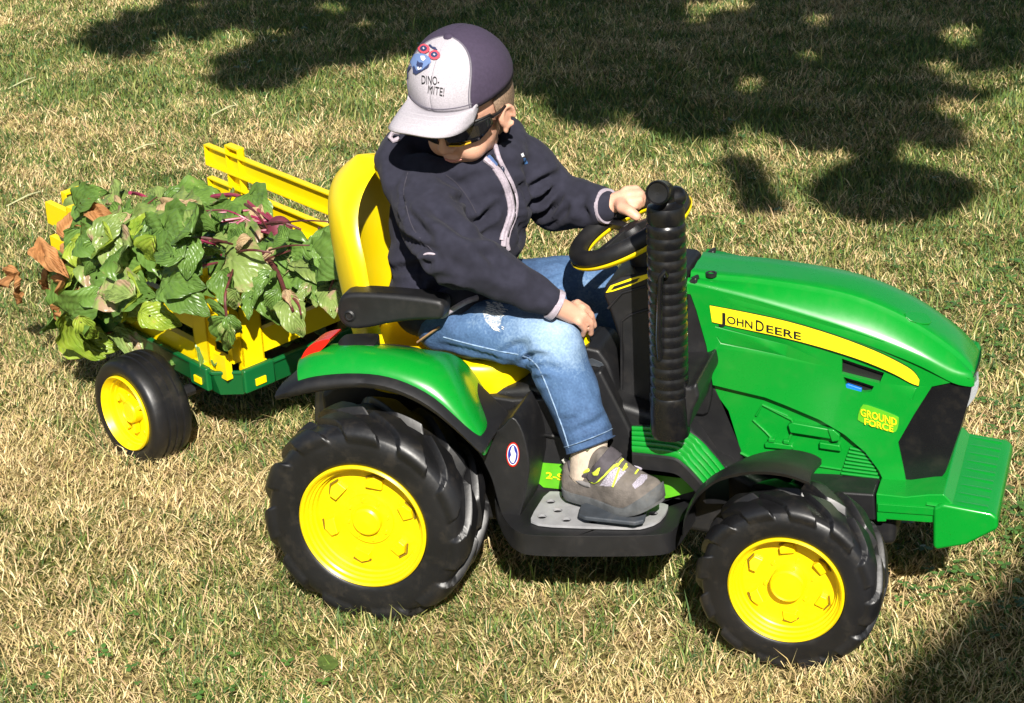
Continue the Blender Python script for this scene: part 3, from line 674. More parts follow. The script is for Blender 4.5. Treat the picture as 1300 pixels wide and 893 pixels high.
lower = [(905, 489), (972, 503), (1060, 530), (1110, 560), (1135, 600), (1135, 628), (1040, 616), (975, 598), (943, 580), (922, 530)]
lp = fin('engine_panel', slab_me([PY(a, b, -.0630) for a, b in lower], (0, .012, 0)), GREEN, tr, bev=.002); mirror(lp)
fin('engine_panel_edge', slab_me([PY(a, b, -.0660) for a, b in [(1060, 612), (1063, 604), (1122, 617), (1126, 627), (1040, 617)]], (0, .004, 0)), GREEN, tr, bev=.0015)
def bar(name, p, q, r, y, m=GREEN, n=8, parent=tr): return fin(name, tube_me([PY(*p, y), PY(*q, y)], r, n), m, parent)
# engine relief
eng = empty('engine_relief', PY(1030, 560, -.0650)); eng.parent = tr; eng.location = eng.location-wl(tr)
pxslab('block', [(1000, 540), (1006, 537), (1050, 545), (1063, 551), (1064, 557), (1054, 558), (1003, 550)], -.0740, .012, GREEN, eng, bev=.002)
pxslab('block', [(1050, 545), (1058, 546), (1066, 553), (1066, 560), (1056, 562)], -.0770, .012, GREEN, eng, bev=.002)
pxslab('block', [(1040, 562), (1066, 566), (1068, 574), (1040, 570)], -.0720, .010, GREEN, eng, bev=.002)
pxslab('block', [(970, 564), (975, 561), (1006, 566), (1008, 570), (1004, 572), (971, 569)], -.0700, .008, GREEN, eng, bev=.002)
for a, b in ((979, 560), (998, 562)):
    pxslab('clamp', [(a-4, b-3), (a+4, b-2), (a+4, b+3), (a-4, b+2)], -.0720, .008, GREEN, eng, bev=.0015)
for l in ([(960, 528), (968, 514), (1005, 533), (1008, 541)], [(956, 533), (972, 548), (983, 560)], [(968, 514), (1000, 528)], [(1030, 590), (1068, 596)], [(1010, 540), (1000, 562)], [(940, 575), (975, 592), (1030, 604), (1070, 608)]):
    fin('pipe', tube_me([PY(a, b, -.0645) for a, b in l], .0022, 8), GREEN, eng)
for k in range(10):
    t = k/9; a0 = 1079-14*t; b0 = 569+41*t; a1 = 1103+17*t; b1 = 574+42*t
    l_ = fin('louvre', tube_me([PY(a0, b0, -.0660), PY(a1, b1, -.0660)], .0026, 8), GREEN, tr)
# arch edge: dark moulded rim
# yellow band, lettering
def band(k):
    up = [(901, 388.5), (940, 396), (1000, 409), (1060, 427), (1110, 446), (1145, 463), (1160, 473), (1167, 483)]
    lo = [(904, 409), (940, 417), (1000, 430), (1055, 445), (1100, 460), (1135, 475), (1155, 486), (1166, 490)]
    return [(a, b-k) for a, b in smoothpoly(up, 3, False)]+[(a+k*.4, b+k) for a, b in smoothpoly(lo, 3, False)[::-1]]
skinslab('band_outline', band(1.3), .0005, .002, KPRINT); bd = skinslab('yellow_band', band(0), .0018, .002, YPRINT)
jd = empty('band_lettering', skinpt(960, 420)); jd.parent = tr; jd.location -= wl(tr)
def word(s, x0, x1, f, h, skin=True, m=KPRINT, parent=jd, lift=.0032, bold=.014, cap=.70):
    me = text_me(s, 1, bold=bold); a = co_np(me); u0, u1 = a[:, 0].min(), a[:, 0].max()
    def g(u, v):
        x = x0+(x1-x0)*(u-u0)/(u1-u0); return skinpt(x, f(x)-v/cap*h, lift)
    return fin('lettering', warp(me, g), m, parent, smooth=False)
bl = lambda x: 408+.232*(x-913)
word('J', 912.5, 921, lambda x: bl(x)+1.5, 13.5); word('OHN', 923, 955.5, bl, 9.5); word('D', 959.5, 970, lambda x: bl(x)+.8, 13.5); word('EERE', 973, 1017, bl, 9.5)
gf_ = [(1091, 522), (1094, 516), (1101, 515), (1136, 528), (1141, 533), (1139, 545), (1135, 549), (1126, 548), (1093, 536), (1089, 531)]
skinslab('badge', smoothpoly(gf_, 2), .0005, .002, LIME)
word('GROUND', 1092.5, 1138.5, lambda x: 527.5+.29*(x-1092.5), 9.0, m=YPRINT, lift=.0028, bold=.02, parent=tr); word('FORCE', 1097.5, 1134, lambda x: 539+.27*(x-1097.5), 8.0, m=YPRINT, lift=.0028, bold=.02, parent=tr)
# filler cap and catch on the hood
hoodo = bpy.data.objects['hood']; hm_ = evalmesh(hoodo); set_np(hm_, co_np(hm_)+np.array(WL['hood'])); HT = bvh(hm_)
hp = cast(HT, 903, 348, .001)[0]
fin('filler_cap', lathe_me([(.009, -.004), (.009, .0015), (.006, .002), (.0055, .0), (.0001, -.001)], hp, n=20, ax='z'), KPRINT, tr)
hc = [cast(HT, a, b, .003) for a, b in smoothpoly([(1151, 397), (1172, 399), (1181, 407), (1179, 413), (1163, 411), (1149, 403)], 2)]
fin('hood_catch', fixn(mesh([p+n*0 for p, n in hc]+[p-n*.006 for p, n in hc], [list(range(12)), list(range(12, 24))]+[[i, 12+i, 12+(i+1) % 12, (i+1) % 12] for i in range(12)])), GREEN, tr, bev=.0015)
# front grille: black wrap round nose
grl = [(1183, 491), (1230, 481), (1236, 478), (1231, 505), (1219, 545), (1200, 600), (1186, 618), (1172, 625), (1153, 627), (1147, 595), (1140, 562), (1160, 527)]
gi = [skinpt(a, b, -.004) for a, b in grl]
rings = []
for yy, pull in ((0, 0), (.010, .001), (.035, .003), (.0625, .004)):
    rings.append([Vector((p.x+(pull if p.x > .87 else 0), p.y+yy, p.z)) for p in gi])
h0 = rings; full = h0+[[Vector((p.x, -p.y, p.z)) for p in r] for r in h0[:-1][::-1]]
fin('front_grille', loft_me(full), GLOSSB, tr, sharp=50)
fin('grille_core', xz([(.60, .26), (.86, .26), (.88, .43), (.60, .50)], -.058, .058), BLACK, tr)
hl = [(1207, 521), (1216, 510), (1228, 498), (1240, 483), (1243, 487), (1238, 505), (1226, 520), (1219, 529)]
hlm = fin('headlight', slab_me([PY(a, b, -.0570) for a, b in smoothpoly(hl, 2)], (-.004, .035, 0)), CLEAR, tr, bev=.003); mirror(hlm).location.x -= .022
# front bumper block with ribbed top and rail
zt = .222
rail_ = [(1112, 627), (1150, 631), (1180, 628), (1198, 628), (1210, 640), (1210, 664), (1178, 664), (1125, 660), (1125, 663), (1113, 663)]
rl = fin('bumper_rail', slab_me([PY(a, b, -.128) for a, b in rail_], (0, .256, 0)), GREEN, tr, bev=.003, seg=2)
pxslab('rail_strip', [(1114, 640), (1196, 646), (1200, 650), (1200, 656), (1114, 650)], -.131, .004, GREEN, tr, bev=.001)
p1, p2, p3, p4 = PY(1184, 652, -.135), PY(1270, 652, -.135), PY(1277, 640, -.135), PY(1272, 672, -.135)
bb = [PY(a, b, -.135) for a, b in ((1184, 645), (1196, 640), (1258, 652), (1267, 658), (1267, 673), (1226, 693), (1190, 699), (1184, 697))]
fin('bumper_block', slab_me(bb, (0, .27, 0)), GREEN, tr, bev=.006, seg=3)
xa, xb = bb[0].x-.01, bb[3].x-.012; zt = max(p.z for p in bb)
for k in range(9):
    y = -.118+k*.0295
    fin('bumper_rib', loft_me([[Vector((x, y+dy*.0125, z_)) for dy, z_ in ((-1.1, zb-.004), (-.75, zb+.0005), (0, zb+.0022), (.75, zb+.0005), (1.1, zb-.004))] for x, zb in ((xa, bb[1].z-.002), ((xa+xb)/2, (bb[1].z+bb[2].z)/2), (xb-.006, bb[2].z), (xb+.004, bb[2].z-.006), (xb+.007, bb[3].z-.03))]), GREEN, tr, sharp=60)
# front fenders
fo = [(868, 688), (867, 672), (873, 650), (886, 628), (908, 610), (938, 601), (970, 599), (1000, 603), (1028, 613)]
fi = [(864, 672), (874, 645), (893, 620), (915, 600), (945, 582), (975, 573), (1005, 571), (1030, 576), (1043, 583)]
rings = []
for a_, b_ in zip(smoothpoly(fo, 3, False), smoothpoly(fi, 3, False)):
    A, B = PY(*a_, -.268), PY(*b_, -.125)
    m1 = A.lerp(B, .15)+Vector((0, 0, .010)); m2 = A.lerp(B, .5)+Vector((0, 0, .006)); dn = Vector((0, 0, -.006))
    rings.append([A+Vector((0, .003, -.006)), A, m1, m2, B, B+dn*1.5, m2+dn, m1+dn])
ff = fin('front_fender', loft_me(rings), BLACK, tr, sharp=60); mirror(ff)
fin('fender_bracket', slab_me([PY(a, b, -.125) for a, b in ((1000, 622), (1050, 624), (1110, 628), (1112, 662), (1000, 655))], (0, .25, 0)), BLACK, tr, bev=.004)
# ------------------------------------------------ trailer
TA = Vector((-.46, .21, 0)); TH = R_(-31); DF = Vector((math.cos(TH), math.sin(TH), 0)); DL = Vector((-math.sin(TH), math.cos(TH), 0))
TL, TW = .64, .42
def T(a, b, z): return TA+DF*a+DL*b+Vector((0, 0, z+(-a)*.04+(b if b > 0 else 0)*.05-.006))
tl_ = empty('toy_trailer', T(-.3, .2, 0), 'green toy trailer with yellow slatted sides, heaped with beet leaves', 'toy trailer')
TR = Matrix.Rotation(TH, 3, 'Z')
def tbox(a0, a1, b0, b1, z0, z1):
    vs = [T(a, b, z) for a in (a0, a1) for b in (b0, b1) for z in (z0, z1)]
    return mesh(vs, [(0, 1, 3, 2), (4, 6, 7, 5), (0, 4, 5, 1), (2, 3, 7, 6), (0, 2, 6, 4), (1, 5, 7, 3)])
# wheels
wc = Vector((-.685, .206, .108)); nrm = Vector((math.sin(TH), -math.cos(TH), 0)); hwT = .045
build_wheel(tl_, wc-nrm*hwT, .108, .0755, hwT, 'trailer', 0, phase=.3, rotz=R_(-28))
build_wheel(tl_, wc-nrm*(TW+.2), .108, .0755, hwT, 'trailer', 0, rotz=R_(-28), mirror=True)
fin('axle', tube_me([wc-nrm*.04, wc-nrm*(TW+.18)], .012, 10), BLACK, tl_)
# tray: chamfered outline, wall ring and floor
ch = .045
def outline(g): return [(-TL-g, ch), (-TL-g, TW-ch), (-TL+ch, TW+g), (-ch, TW+g), (g, TW-ch), (g, ch), (-ch, -g), (-TL+ch, -g)]
o1 = outline(0); o2 = outline(-.006); o0 = outline(-.012); o3 = outline(.004)
rings = [[T(a, b, .150) for a, b in o0], [T(a, b, .197) for a, b in o1], [T(a, b, .197) for a, b in o3], [T(a, b, .203) for a, b in o3], [T(a, b, .203) for a, b in o2], [T(a, b, .160) for a, b in o0]]
fin('tray', loft_me(rings), DKGREEN, tl_, sharp=30, bev=.002)
fin('tray_floor', slab_me([T(a, b, .163) for a, b in o0], (0, 0, .004)), BLACK, tl_)
for b_ in (.07, TW-.07):
    m = fin('bracket', tbox(-.004, .009, b_-.035, b_+.035, .160, .208), DKGREEN, tl_, bev=.004); fin('latch', tbox(.008, .012, b_-.012, b_+.012, .170, .184), YELLOW, m, bev=.001)
for a_ in (-.085, -TL+.12):
    for sd in (0, 1):
        b0, b1 = ((-.009, .004) if not sd else (TW-.004, TW+.009)); c0, c1 = ((-.012, -.008) if not sd else (TW+.008, TW+.012))
        m = fin('bracket', tbox(a_-.03, a_+.03, b0, b1, .160, .208), DKGREEN, tl_, bev=.004); fin('latch', tbox(a_-.012, a_+.012, c0, c1, .170, .184), YELLOW, m, bev=.001)
# slatted panels: rails and stakes are channels with flanges towards the inside
RAILS = [(.222, .262), (.298, .338), (.372, .412)]
def channel(a0, a1, b, z0, z1, inn):
    d = .014*inn; t = .0035*inn
    return join([tbox(a0, a1, min(b, b+t), max(b, b+t), z0, z1), tbox(a0, a1, min(b, b+d), max(b, b+d), z1, z1+.003), tbox(a0, a1, min(b, b+d), max(b, b+d), z0-.003, z0), tbox(a0-.003, a0, min(b, b+d), max(b, b+d), z0-.003, z1+.003), tbox(a1, a1+.003, min(b, b+d), max(b, b+d), z0-.003, z1+.003)])
def stake(a, b, inn, z0=.178, z1=.428, w=.024):
    out = -.006*inn; d = .012*inn
    return join([tbox(a-w, a+w, min(b+out, b+out+.003*inn), max(b+out, b+out+.003*inn), z0, z1), tbox(a-w, a-w+.003, min(b+out, b+d), max(b+out, b+d), z0, z1), tbox(a+w-.003, a+w, min(b+out, b+d), max(b+out, b+d), z0, z1), tbox(a-w, a+w, min(b+out, b+d), max(b+out, b+d), z1, z1+.004), tbox(a-w-.002, a+w+.002, min(b+out*1.6, b+out*.2), max(b+out*1.6, b+out*.2), z0, z0+.03)])
for b_, inn, zo in ((.012, 1, -.03), (TW-.012, -1, -.012)):
    side = empty('slatted_side', T(-.3, b_, .3)); side.parent = tl_; side.location -= wl(tl_)
    for z0, z1 in RAILS: fin('rail', channel(-TL+(.0 if inn == 1 else .02), -.02, b_, z0+zo, z1+zo, inn), YELLOW, side, sharp=20)
    for a_ in (-.085, -TL+.12): fin('stake', stake(a_, b_, inn, z1=.428+zo), YELLOW, side, sharp=20)
def swap(fn):   # the same builders with a and b exchanged, for the two end gates
    global tbox; keep = tbox
    tbox = lambda a0, a1, b0, b1, z0, z1: keep(b0, b1, a0, a1, z0, z1)
    r = fn(); tbox = keep; return r
for a_, inn in ((-.012, -1), (-TL+.012, 1)):
    gate = empty('slatted_end', T(a_, .2, .3)); gate.parent = tl_; gate.location -= wl(tl_)
    for z0, z1 in (RAILS[:2] if inn == -1 else RAILS[:1]):
        fin('rail', swap(lambda: channel(.03, TW-.03, a_, z0, z1, inn)), YELLOW, gate, sharp=20)
    for b_ in (.07, TW-.07): fin('stake', swap(lambda: stake(b_, a_, inn, z1=.352 if inn == -1 else (.395 if b_ < .2 else .26))), YELLOW, gate, sharp=20)
# draw bar and hitch
hb = T(0, TW/2, .15); fin('draw_bar', tube_me([hb-DF*.1, hb+Vector((.02, -.03, -.01)), Vector((-.19, .02, .16)), Vector((-.12, 0, .17))], .014, 10), BLACK, tl_)
fin('hitch_hook', tube_me([(-.16, 0, .13), (-.15, 0, .2), (-.12, 0, .21)], .010, 8), BLACK, tr)

# ------------------------------------------------ beet plants
def leafmat(name, c1, c2, blot, vein, bl=.6, rough=.33):
    m, N, L, b = nodes(name)
    tc = N.new('ShaderNodeTexCoord'); uv = N.new('ShaderNodeSeparateXYZ'); L.new(tc.outputs['UV'], uv.inputs[0])
    n = N.new('ShaderNodeTexNoise'); n.inputs['Scale'].default_value = 2.6; n.inputs['Detail'].default_value = 7; L.new(tc.outputs['Object'], n.inputs['Vector'])
    oi = N.new('ShaderNodeObjectInfo'); n.noise_dimensions = '4D'; mw = N.new('ShaderNodeMath'); mw.operation = 'MULTIPLY'; mw.inputs[1].default_value = 40; L.new(oi.outputs['Random'], mw.inputs[0]); L.new(mw.outputs[0], n.inputs['W'])
    r = N.new('ShaderNodeValToRGB'); e = r.color_ramp.elements; e[0].color = (*c1, 1); e[0].position = .3; e[1].color = (*c2, 1); e[1].position = bl; q = e.new(min(.99, bl+.08)); q.color = (*blot, 1); L.new(n.outputs[0], r.inputs[0])
    # veins: V shaped ribs + midrib from uv (x = along, y = across 0..1)
    ab = N.new('ShaderNodeMath'); ab.operation = 'SUBTRACT'; ab.inputs[1].default_value = .5; L.new(uv.outputs[1], ab.inputs[0]); aa = N.new('ShaderNodeMath'); aa.operation = 'ABSOLUTE'; L.new(ab.outputs[0], aa.inputs[0])
    ml = N.new('ShaderNodeMath'); ml.operation = 'MULTIPLY_ADD'; ml.inputs[1].default_value = -1.1; L.new(aa.outputs[0], ml.inputs[0]); L.new(uv.outputs[0], ml.inputs[2])
    fr = N.new('ShaderNodeMath'); fr.operation = 'MULTIPLY'; fr.inputs[1].default_value = 7; L.new(ml.outputs[0], fr.inputs[0]); f2 = N.new('ShaderNodeMath'); f2.operation = 'PINGPONG'; f2.inputs[1].default_value = .5; L.new(fr.outputs[0], f2.inputs[0])
    mn = N.new('ShaderNodeMath'); mn.operation = 'MULTIPLY'; mn.inputs[1].default_value = 3.5; L.new(aa.outputs[0], mn.inputs[0]); mi = N.new('ShaderNodeMath'); mi.operation = 'MINIMUM'; L.new(f2.outputs[0], mi.inputs[0]); L.new(mn.outputs[0], mi.inputs[1])
    vr = N.new('ShaderNodeValToRGB'); vr.color_ramp.elements[0].color = (1, 1, 1, 1); vr.color_ramp.elements[1].color = (0, 0, 0, 1); vr.color_ramp.elements[1].position = .07; L.new(mi.outputs[0], vr.inputs[0])
    vm = N.new('ShaderNodeMath'); vm.operation = 'MULTIPLY'; vm.inputs[1].default_value = .45; L.new(vr.outputs[0], vm.inputs[0])
    mx = N.new('ShaderNodeMixRGB'); L.new(vm.outputs[0], mx.inputs[0]); L.new(r.outputs[0], mx.inputs[1]); mx.inputs[2].default_value = (*vein, 1)
    L.new(mx.outputs[0], b.inputs['Base Color']); b.inputs['Roughness'].default_value = rough; b.inputs['Specular IOR Level'].default_value = .35
    bp = N.new('ShaderNodeBump'); bp.inputs['Strength'].default_value = .6; bp.inputs['Distance'].default_value = .004; ba = N.new('ShaderNodeMath'); ba.operation = 'MULTIPLY_ADD'; ba.inputs[1].default_value = .3; L.new(n.outputs[0], ba.inputs[0]); L.new(f2.outputs[0], ba.inputs[2]); L.new(ba.outputs[0], bp.inputs['Height']); L.new(bp.outputs[0], b.inputs['Normal'])
    t = N.new('ShaderNodeBsdfTranslucent'); L.new(mx.outputs[0], t.inputs[0]); ms = N.new('ShaderNodeMixShader'); ms.inputs[0].default_value = .2; L.new(b.outputs[0], ms.inputs[1]); L.new(t.outputs[0], ms.inputs[2]); L.new(ms.outputs[0], N['Material Output'].inputs[0])
    return m
LG = leafmat('beet leaf green', (.064, .128, .024), (.14, .25, .048), (.28, .22, .11), (.17, .25, .09), .68)
LY = leafmat('beet leaf yellow green', (.12, .22, .02), (.30, .38, .04), (.38, .25, .10), (.35, .38, .12), .62)
LP = leafmat('beet leaf dull green', (.12, .19, .045), (.23, .31, .085), (.35, .24, .15), (.24, .28, .12), .56)
LB = leafmat('beet leaf dried brown', (.26, .11, .035), (.50, .24, .09), (.5, .3, .16), (.3, .14, .06), .6, .7)
LT = leafmat('beet leaf withered tan', (.36, .25, .13), (.46, .34, .19), (.3, .12, .08), (.4, .2, .14), .6, .7)
STEM = mat('beet stem', (.20, .012, .045), .35, col2=(.30, .035, .085), vscale=40); STEMD = mat('dried beet stem', (.10, .022, .02), .6, var=.4, vscale=60); ROOT = mat('beetroot skin', (.12, .02, .035), .6, var=.4, vscale=30, bump=.4, bscale=60)
def leaf_mesh(seed, dry=0):
    r = np.random.default_rng(seed); nu, nv = 22, 15
    u = np.linspace(0, 1, nu)[:, None]; v = np.linspace(-1, 1, nv)[None, :]
    prof = np.sin(np.pi*np.clip(u, 0, 1)**.62)**.75*(1-.25*u)
    ph = r.uniform(0, 6.28, 6)
    lob = 1+.085*np.sin(u*14+ph[0]+np.sign(v)*1.3)+.035*np.sin(u*31+ph[1]+np.sign(v))
    w = .33*prof*np.where(np.abs(v) > .3, 1+(lob-1)*np.clip((np.abs(v)-.3)/.7, 0, 1), 1)
    if dry: w *= .62
    x = u+.03*np.sin(v*6+ph[2])*0+.06*np.abs(v)*(1-u)*-1; y = v*w
    ax = np.abs(v)
    z = .16*(1 if dry else 1.15)*ax*w*2.2*np.sign(r.normal()+.8) + .035*np.sin(u*13+ph[3])*ax**1.5*(v > 0)+.035*np.sin(u*15+ph[4])*ax**1.5*(v < 0)+.03*np.sin(u*6+v*3+ph[5])*(.4+ax)+.016*np.sin(u*24+v*11+ph[0])+.014*np.sin(u*19-v*17+ph[1])
    if dry: z += .07*np.sin(u*9+v*4+ph[2])+.10*ax**2*np.sin(u*4+ph[0])
    # ragged edge
    y = y*(1+.02*r.normal(size=(nu, nv))*(ax > .85))
    # droop along the length
    k = r.uniform(.5, 1.9)*(1.3 if dry else 1); a = k*u; X = np.where(k > 0, np.sin(a)/k, u)*1.0; Z = -(1-np.cos(a))/k
    nxv = np.sin(a); nzv = np.cos(a)
    P = np.stack([X+z*nxv+(x-u), y+0*u, Z+z*nzv], -1).reshape(-1, 3)
    fs = [[i*nv+j, (i+1)*nv+j, (i+1)*nv+j+1, i*nv+j+1] for i in range(nu-1) for j in range(nv-1)]
    if seed % 2: # a few insect holes
        for _ in range(3):
            i = int(r.integers(3, nu-3)); j = int(r.integers(1, nv-2)); q = i*(nv-1)+j
            if q < len(fs): fs[q] = None
        fs = [f for f in fs if f]
    me = bpy.data.meshes.new('leaf'); me.from_pydata(P.tolist(), [], fs)
    ul = me.uv_layers.new(name='UVMap'); vi = np.empty(len(me.loops), np.int32); me.loops.foreach_get('vertex_index', vi)
    UV = np.stack(np.broadcast_arrays(u, (v+1)/2), -1).reshape(-1, 2)[vi]; ul.data.foreach_set('uv', UV.astype(np.float32).ravel())
    me.polygons.foreach_set('use_smooth', [True]*len(me.polygons)); return me
LEAF = {}
def leafdata(kind, k):
    key = (kind, k)
    if key not in LEAF:
        me = leaf_mesh(k*7+len(kind)*3+1, dry=kind in 'BT'); me.materials.append({'G': LG, 'Y': LY, 'P': LP, 'B': LB, 'T': LT}[kind]); LEAF[key] = me
    return LEAF[key]
def basis(p, tip, up, roll=0):
    """matrix with x from p to tip and z close to up"""
    x = (tip-p).normalized(); z = (up-x*up.dot(x)).normalized(); y = z.cross(x)
    return Matrix((x, y, z)).transposed() @ Matrix.Rotation(roll, 3, 'X')
def add_leaf(plant, kind, p, tip, up=Vector((-.1, -.45, .9)), roll=0, wid=1.0, k=None):
    p, tip = Vector(p), Vector(tip); L = (tip-p).length*.98; L = min(L, .105 if kind in 'BT' else .15 if kind == 'Y' else (.13 if kind == 'P' else .112))
    o = bpy.data.objects.new('leaf', leafdata(kind, k if k is not None else random.randrange(6))); COL.objects.link(o); o.parent = plant
    M_ = basis(p, tip, up, roll).to_4x4(); M_.translation = p-wl(plant); o.matrix_local = M_ @ Matrix.Diagonal(Vector((L, L*wid, L, 1)))
    return o
def add_stem(plant, pts, r=.0035, m=None):
    P = smoothpoly([tuple(p) for p in pts], 4, False); n = len(P)
    return fin('stem', tube_me(P, [r*(1-.45*i/n) for i in range(n)], 6), m or STEM, plant)
def pt(a, b, z): return T(a, b, z)
def depth_pt(px, py, b):
    """point seen at (px,py) on the vertical plane at distance b from the near side of the trailer"""
    if px < 262 and 285 < py < 405: b = b-.055
    d = Vector(ray((px, py))); n = DL; c = Vector(CAM); t = ((TA+DL*b)-c).dot(n)/d.dot(n); return c+d*t
def plant(label, root, leaves, stems=(), rootball=None):
    e = empty('beet_plant', root, label, 'beet plant', 'beet plants heaped in the trailer')
    for lf in leaves:
        kind, p, b0, q, b1 = lf[:5]; kw = lf[5] if len(lf) > 5 else {}
        add_leaf(e, kind, depth_pt(*p, b0), depth_pt(*q, b1), **kw)
    for s in stems:
        m = STEM; r = .0035
        if s and isinstance(s[-1], dict): m = s[-1].get('m', STEM); r = s[-1].get('r', .0035); s = s[:-1]
        add_stem(e, [depth_pt(x, y, b) for x, y, b in s], r, m)
    if rootball: 
        c = depth_pt(*rootball[:3]); fin('beetroot', remesh([sph(c, (.028, .026, .03))]+chain([(c, .016), (c+Vector((.02, .0, -.03)), .005)]), .004, 3), ROOT, e)
    return e
U = Vector((0, -.75, .65)); D = {'m': STEMD, 'r': .003}
plant('beet plant with one large drooping pale green leaf hanging above the trailer wheel', pt(-.5, .1, .4), [
    ('Y', (235, 345), .02, (135, 415), -.07, dict(up=Vector((0, -.9, .5)), wid=1.25, k=2)), ('Y', (190, 335), .03, (128, 420), -.05, dict(wid=.9)), ('P', (215, 335), .08, (260, 372), -.01, dict(up=U)),
    ('G', (195, 300), .1, (240, 335), .03, {})], [[(235, 345, .02), (260, 337, .04), (300, 330, .15)], [(200, 330, .05), (230, 320, .1), (280, 300, .2)]])
plant('beet plant with bright yellow green leaves sagging over the rear end of the trailer', pt(-.6, .1, .35), [
    ('Y', (108, 318), .06, (80, 412), -.02, dict(wid=1.1, k=1)), ('Y', (95, 345), .0, (58, 385), -.04, dict(k=3)), ('P', (92, 335), .04, (60, 350), .0, {}),
    ('Y', (90, 398), -.03, (62, 445), -.07, dict(wid=.9, k=4)), ('G', (105, 395), -.01, (70, 425), -.02, {}), ('P', (118, 330), .02, (125, 385), -.03, dict(k=0))], [[(108, 318, .06), (125, 300, .1), (160, 290, .15)]])
plant('beet plant whose narrow pale leaf hangs lowest over the trailer wheel', pt(-.4, .05, .25), [
    ('P', (146, 422), -.03, (212, 450), -.05, dict(up=Vector((0, -.3, .95)), wid=.6, k=4)), ('G', (190, 375), .05, (205, 405), .0, {}), ('G', (110, 400), .05, (140, 432), .0, {})], [[(145, 425, .0), (120, 415, .05)]])
plant('beet plant with broad grey green leaves and dark stalks topping the rear heap', pt(-.55, .2, .43), [
    ('G', (120, 262), .2, (62, 282), .12, dict(wid=1.2, k=0)), ('G', (120, 262), .18, (80, 312), .1, dict(wid=1.1, k=2)), ('P', (125, 268), .16, (88, 300), .09, {}), ('G', (128, 275), .15, (98, 330), .08, dict(k=3))],
    [[(120, 262, .2), (150, 275, .18), (190, 300, .15)], [(85, 272, .14), (110, 267, .16), (165, 285, .16), D]])
plant('beet plant with upright mottled leaf beside the yellow rear corner post', pt(-.45, .3, .45), [
    ('P', (150, 262), .3, (120, 230), .32, dict(up=Vector((.1, -1, .3)), wid=1.2, k=1)), ('P', (148, 262), .3, (155, 232), .34, dict(up=Vector((.1, -1, .3)), wid=1.1)), ('T', (150, 262), .26, (105, 248), .26, {}), ('G', (155, 275), .25, (130, 255), .3, {})],
    [[(150, 262, .28), (175, 280, .25), (215, 300, .2), D]])
plant('beet plant with a big glossy lobed green leaf facing up on the heap', pt(-.35, .15, .42), [
    ('G', (180, 262), .22, (198, 322), .1, dict(up=Vector((0, -.8, .6)), wid=1.25, k=3)), ('G', (190, 275), .2, (132, 312), .1, dict(up=Vector((0, -.8, .6)), wid=1.1, k=5)), ('G', (175, 270), .2, (160, 330), .1, dict(k=1)), ('P', (200, 275), .2, (215, 315), .12, {}), ('T', (165, 280), .15, (125, 290), .12, {})],
    [[(180, 262, .22), (205, 275, .22), (240, 290, .2)], [(130, 282, .15), (150, 285, .16), (185, 290, .17), D], [(165, 245, .2), (180, 248, .24), (205, 262, .24), dict(r=.0045)]])
plant('beet plant with ragged mottled leaves behind a bare red stalk', pt(-.3, .2, .42), [
    ('P', (212, 255), .25, (222, 302), .15, dict(wid=1.3, k=0)), ('G', (215, 250), .28, (262, 262), .3, dict(k=4)), ('P', (225, 262), .22, (255, 298), .14, dict(wid=1.2)), ('T', (212, 262), .2, (195, 300), .14, dict(k=2)), ('G', (240, 255), .3, (280, 248), .32, {}), ('G', (205, 250), .3, (235, 242), .33, {})],
    [[(212, 255, .25), (240, 262, .27), (285, 280, .2)], [(190, 345, .02), (225, 338, .05), (262, 340, .1), dict(r=.005)], [(225, 268, .2), (245, 255, .26), (262, 285, .2), D], [(215, 305, .12), (245, 303, .14), (275, 312, .14)]])
plant('beet plant with thick bright red stalks laid across the far side of the heap', pt(-.2, .3, .42), [
    ('G', (318, 248), .33, (348, 296), .25, dict(up=Vector((.3, -.9, .4)), wid=1.1, k=2)), ('G', (300, 262), .3, (322, 246), .34, {}), ('G', (270, 262), .3, (300, 285), .24, {}), ('P', (290, 255), .32, (265, 242), .34, dict(k=5)), ('T', (330, 270), .3, (322, 300), .24, {})],
    [[(265, 250, .33), (300, 248, .33), (325, 265, .3), (370, 300, .25), dict(r=.005)], [(270, 258, .33), (310, 264, .32), (352, 290, .28), (378, 305, .25), dict(r=.005)], [(285, 268, .3), (325, 282, .28), (360, 305, .24), dict(r=.006)], [(335, 268, .32), (352, 285, .3), (368, 302, .28), dict(r=.005)]], rootball=(355, 292, .27))
plant('beet plant with folded grey green leaves left of the far red stalks', pt(-.2, .2, .4), [
    ('G', (300, 285), .22, (282, 325), .15, dict(wid=1.15, k=0)), ('P', (300, 290), .22, (318, 315), .16, {}), ('G', (275, 290), .2, (258, 318), .14, dict(k=3)), ('G', (285, 268), .26, (300, 300), .18, dict(k=5)), ('P', (268, 310), .14, (285, 322), .1, {})],
    [[(300, 285, .22), (320, 275, .25), (345, 290, .25)]])
plant('beet plant with one broad rounded leaf beside the tractor seat', pt(-.08, .2, .4), [
    ('G', (352, 308), .16, (400, 330), .10, dict(up=Vector((.1, -.8, .6)), wid=1.2, k=4)), ('G', (362, 335), .14, (385, 370), .08, dict(k=1)), ('P', (385, 330), .14, (405, 345), .1, {}), ('G', (330, 310), .18, (345, 338), .12, {})],
    [[(352, 300, .2), (335, 295, .24), (310, 290, .25)], [(405, 290, .25), (415, 320, .16), (412, 350, .1), D], [(380, 300, .25), (400, 312, .2), (418, 322, .16), D]])
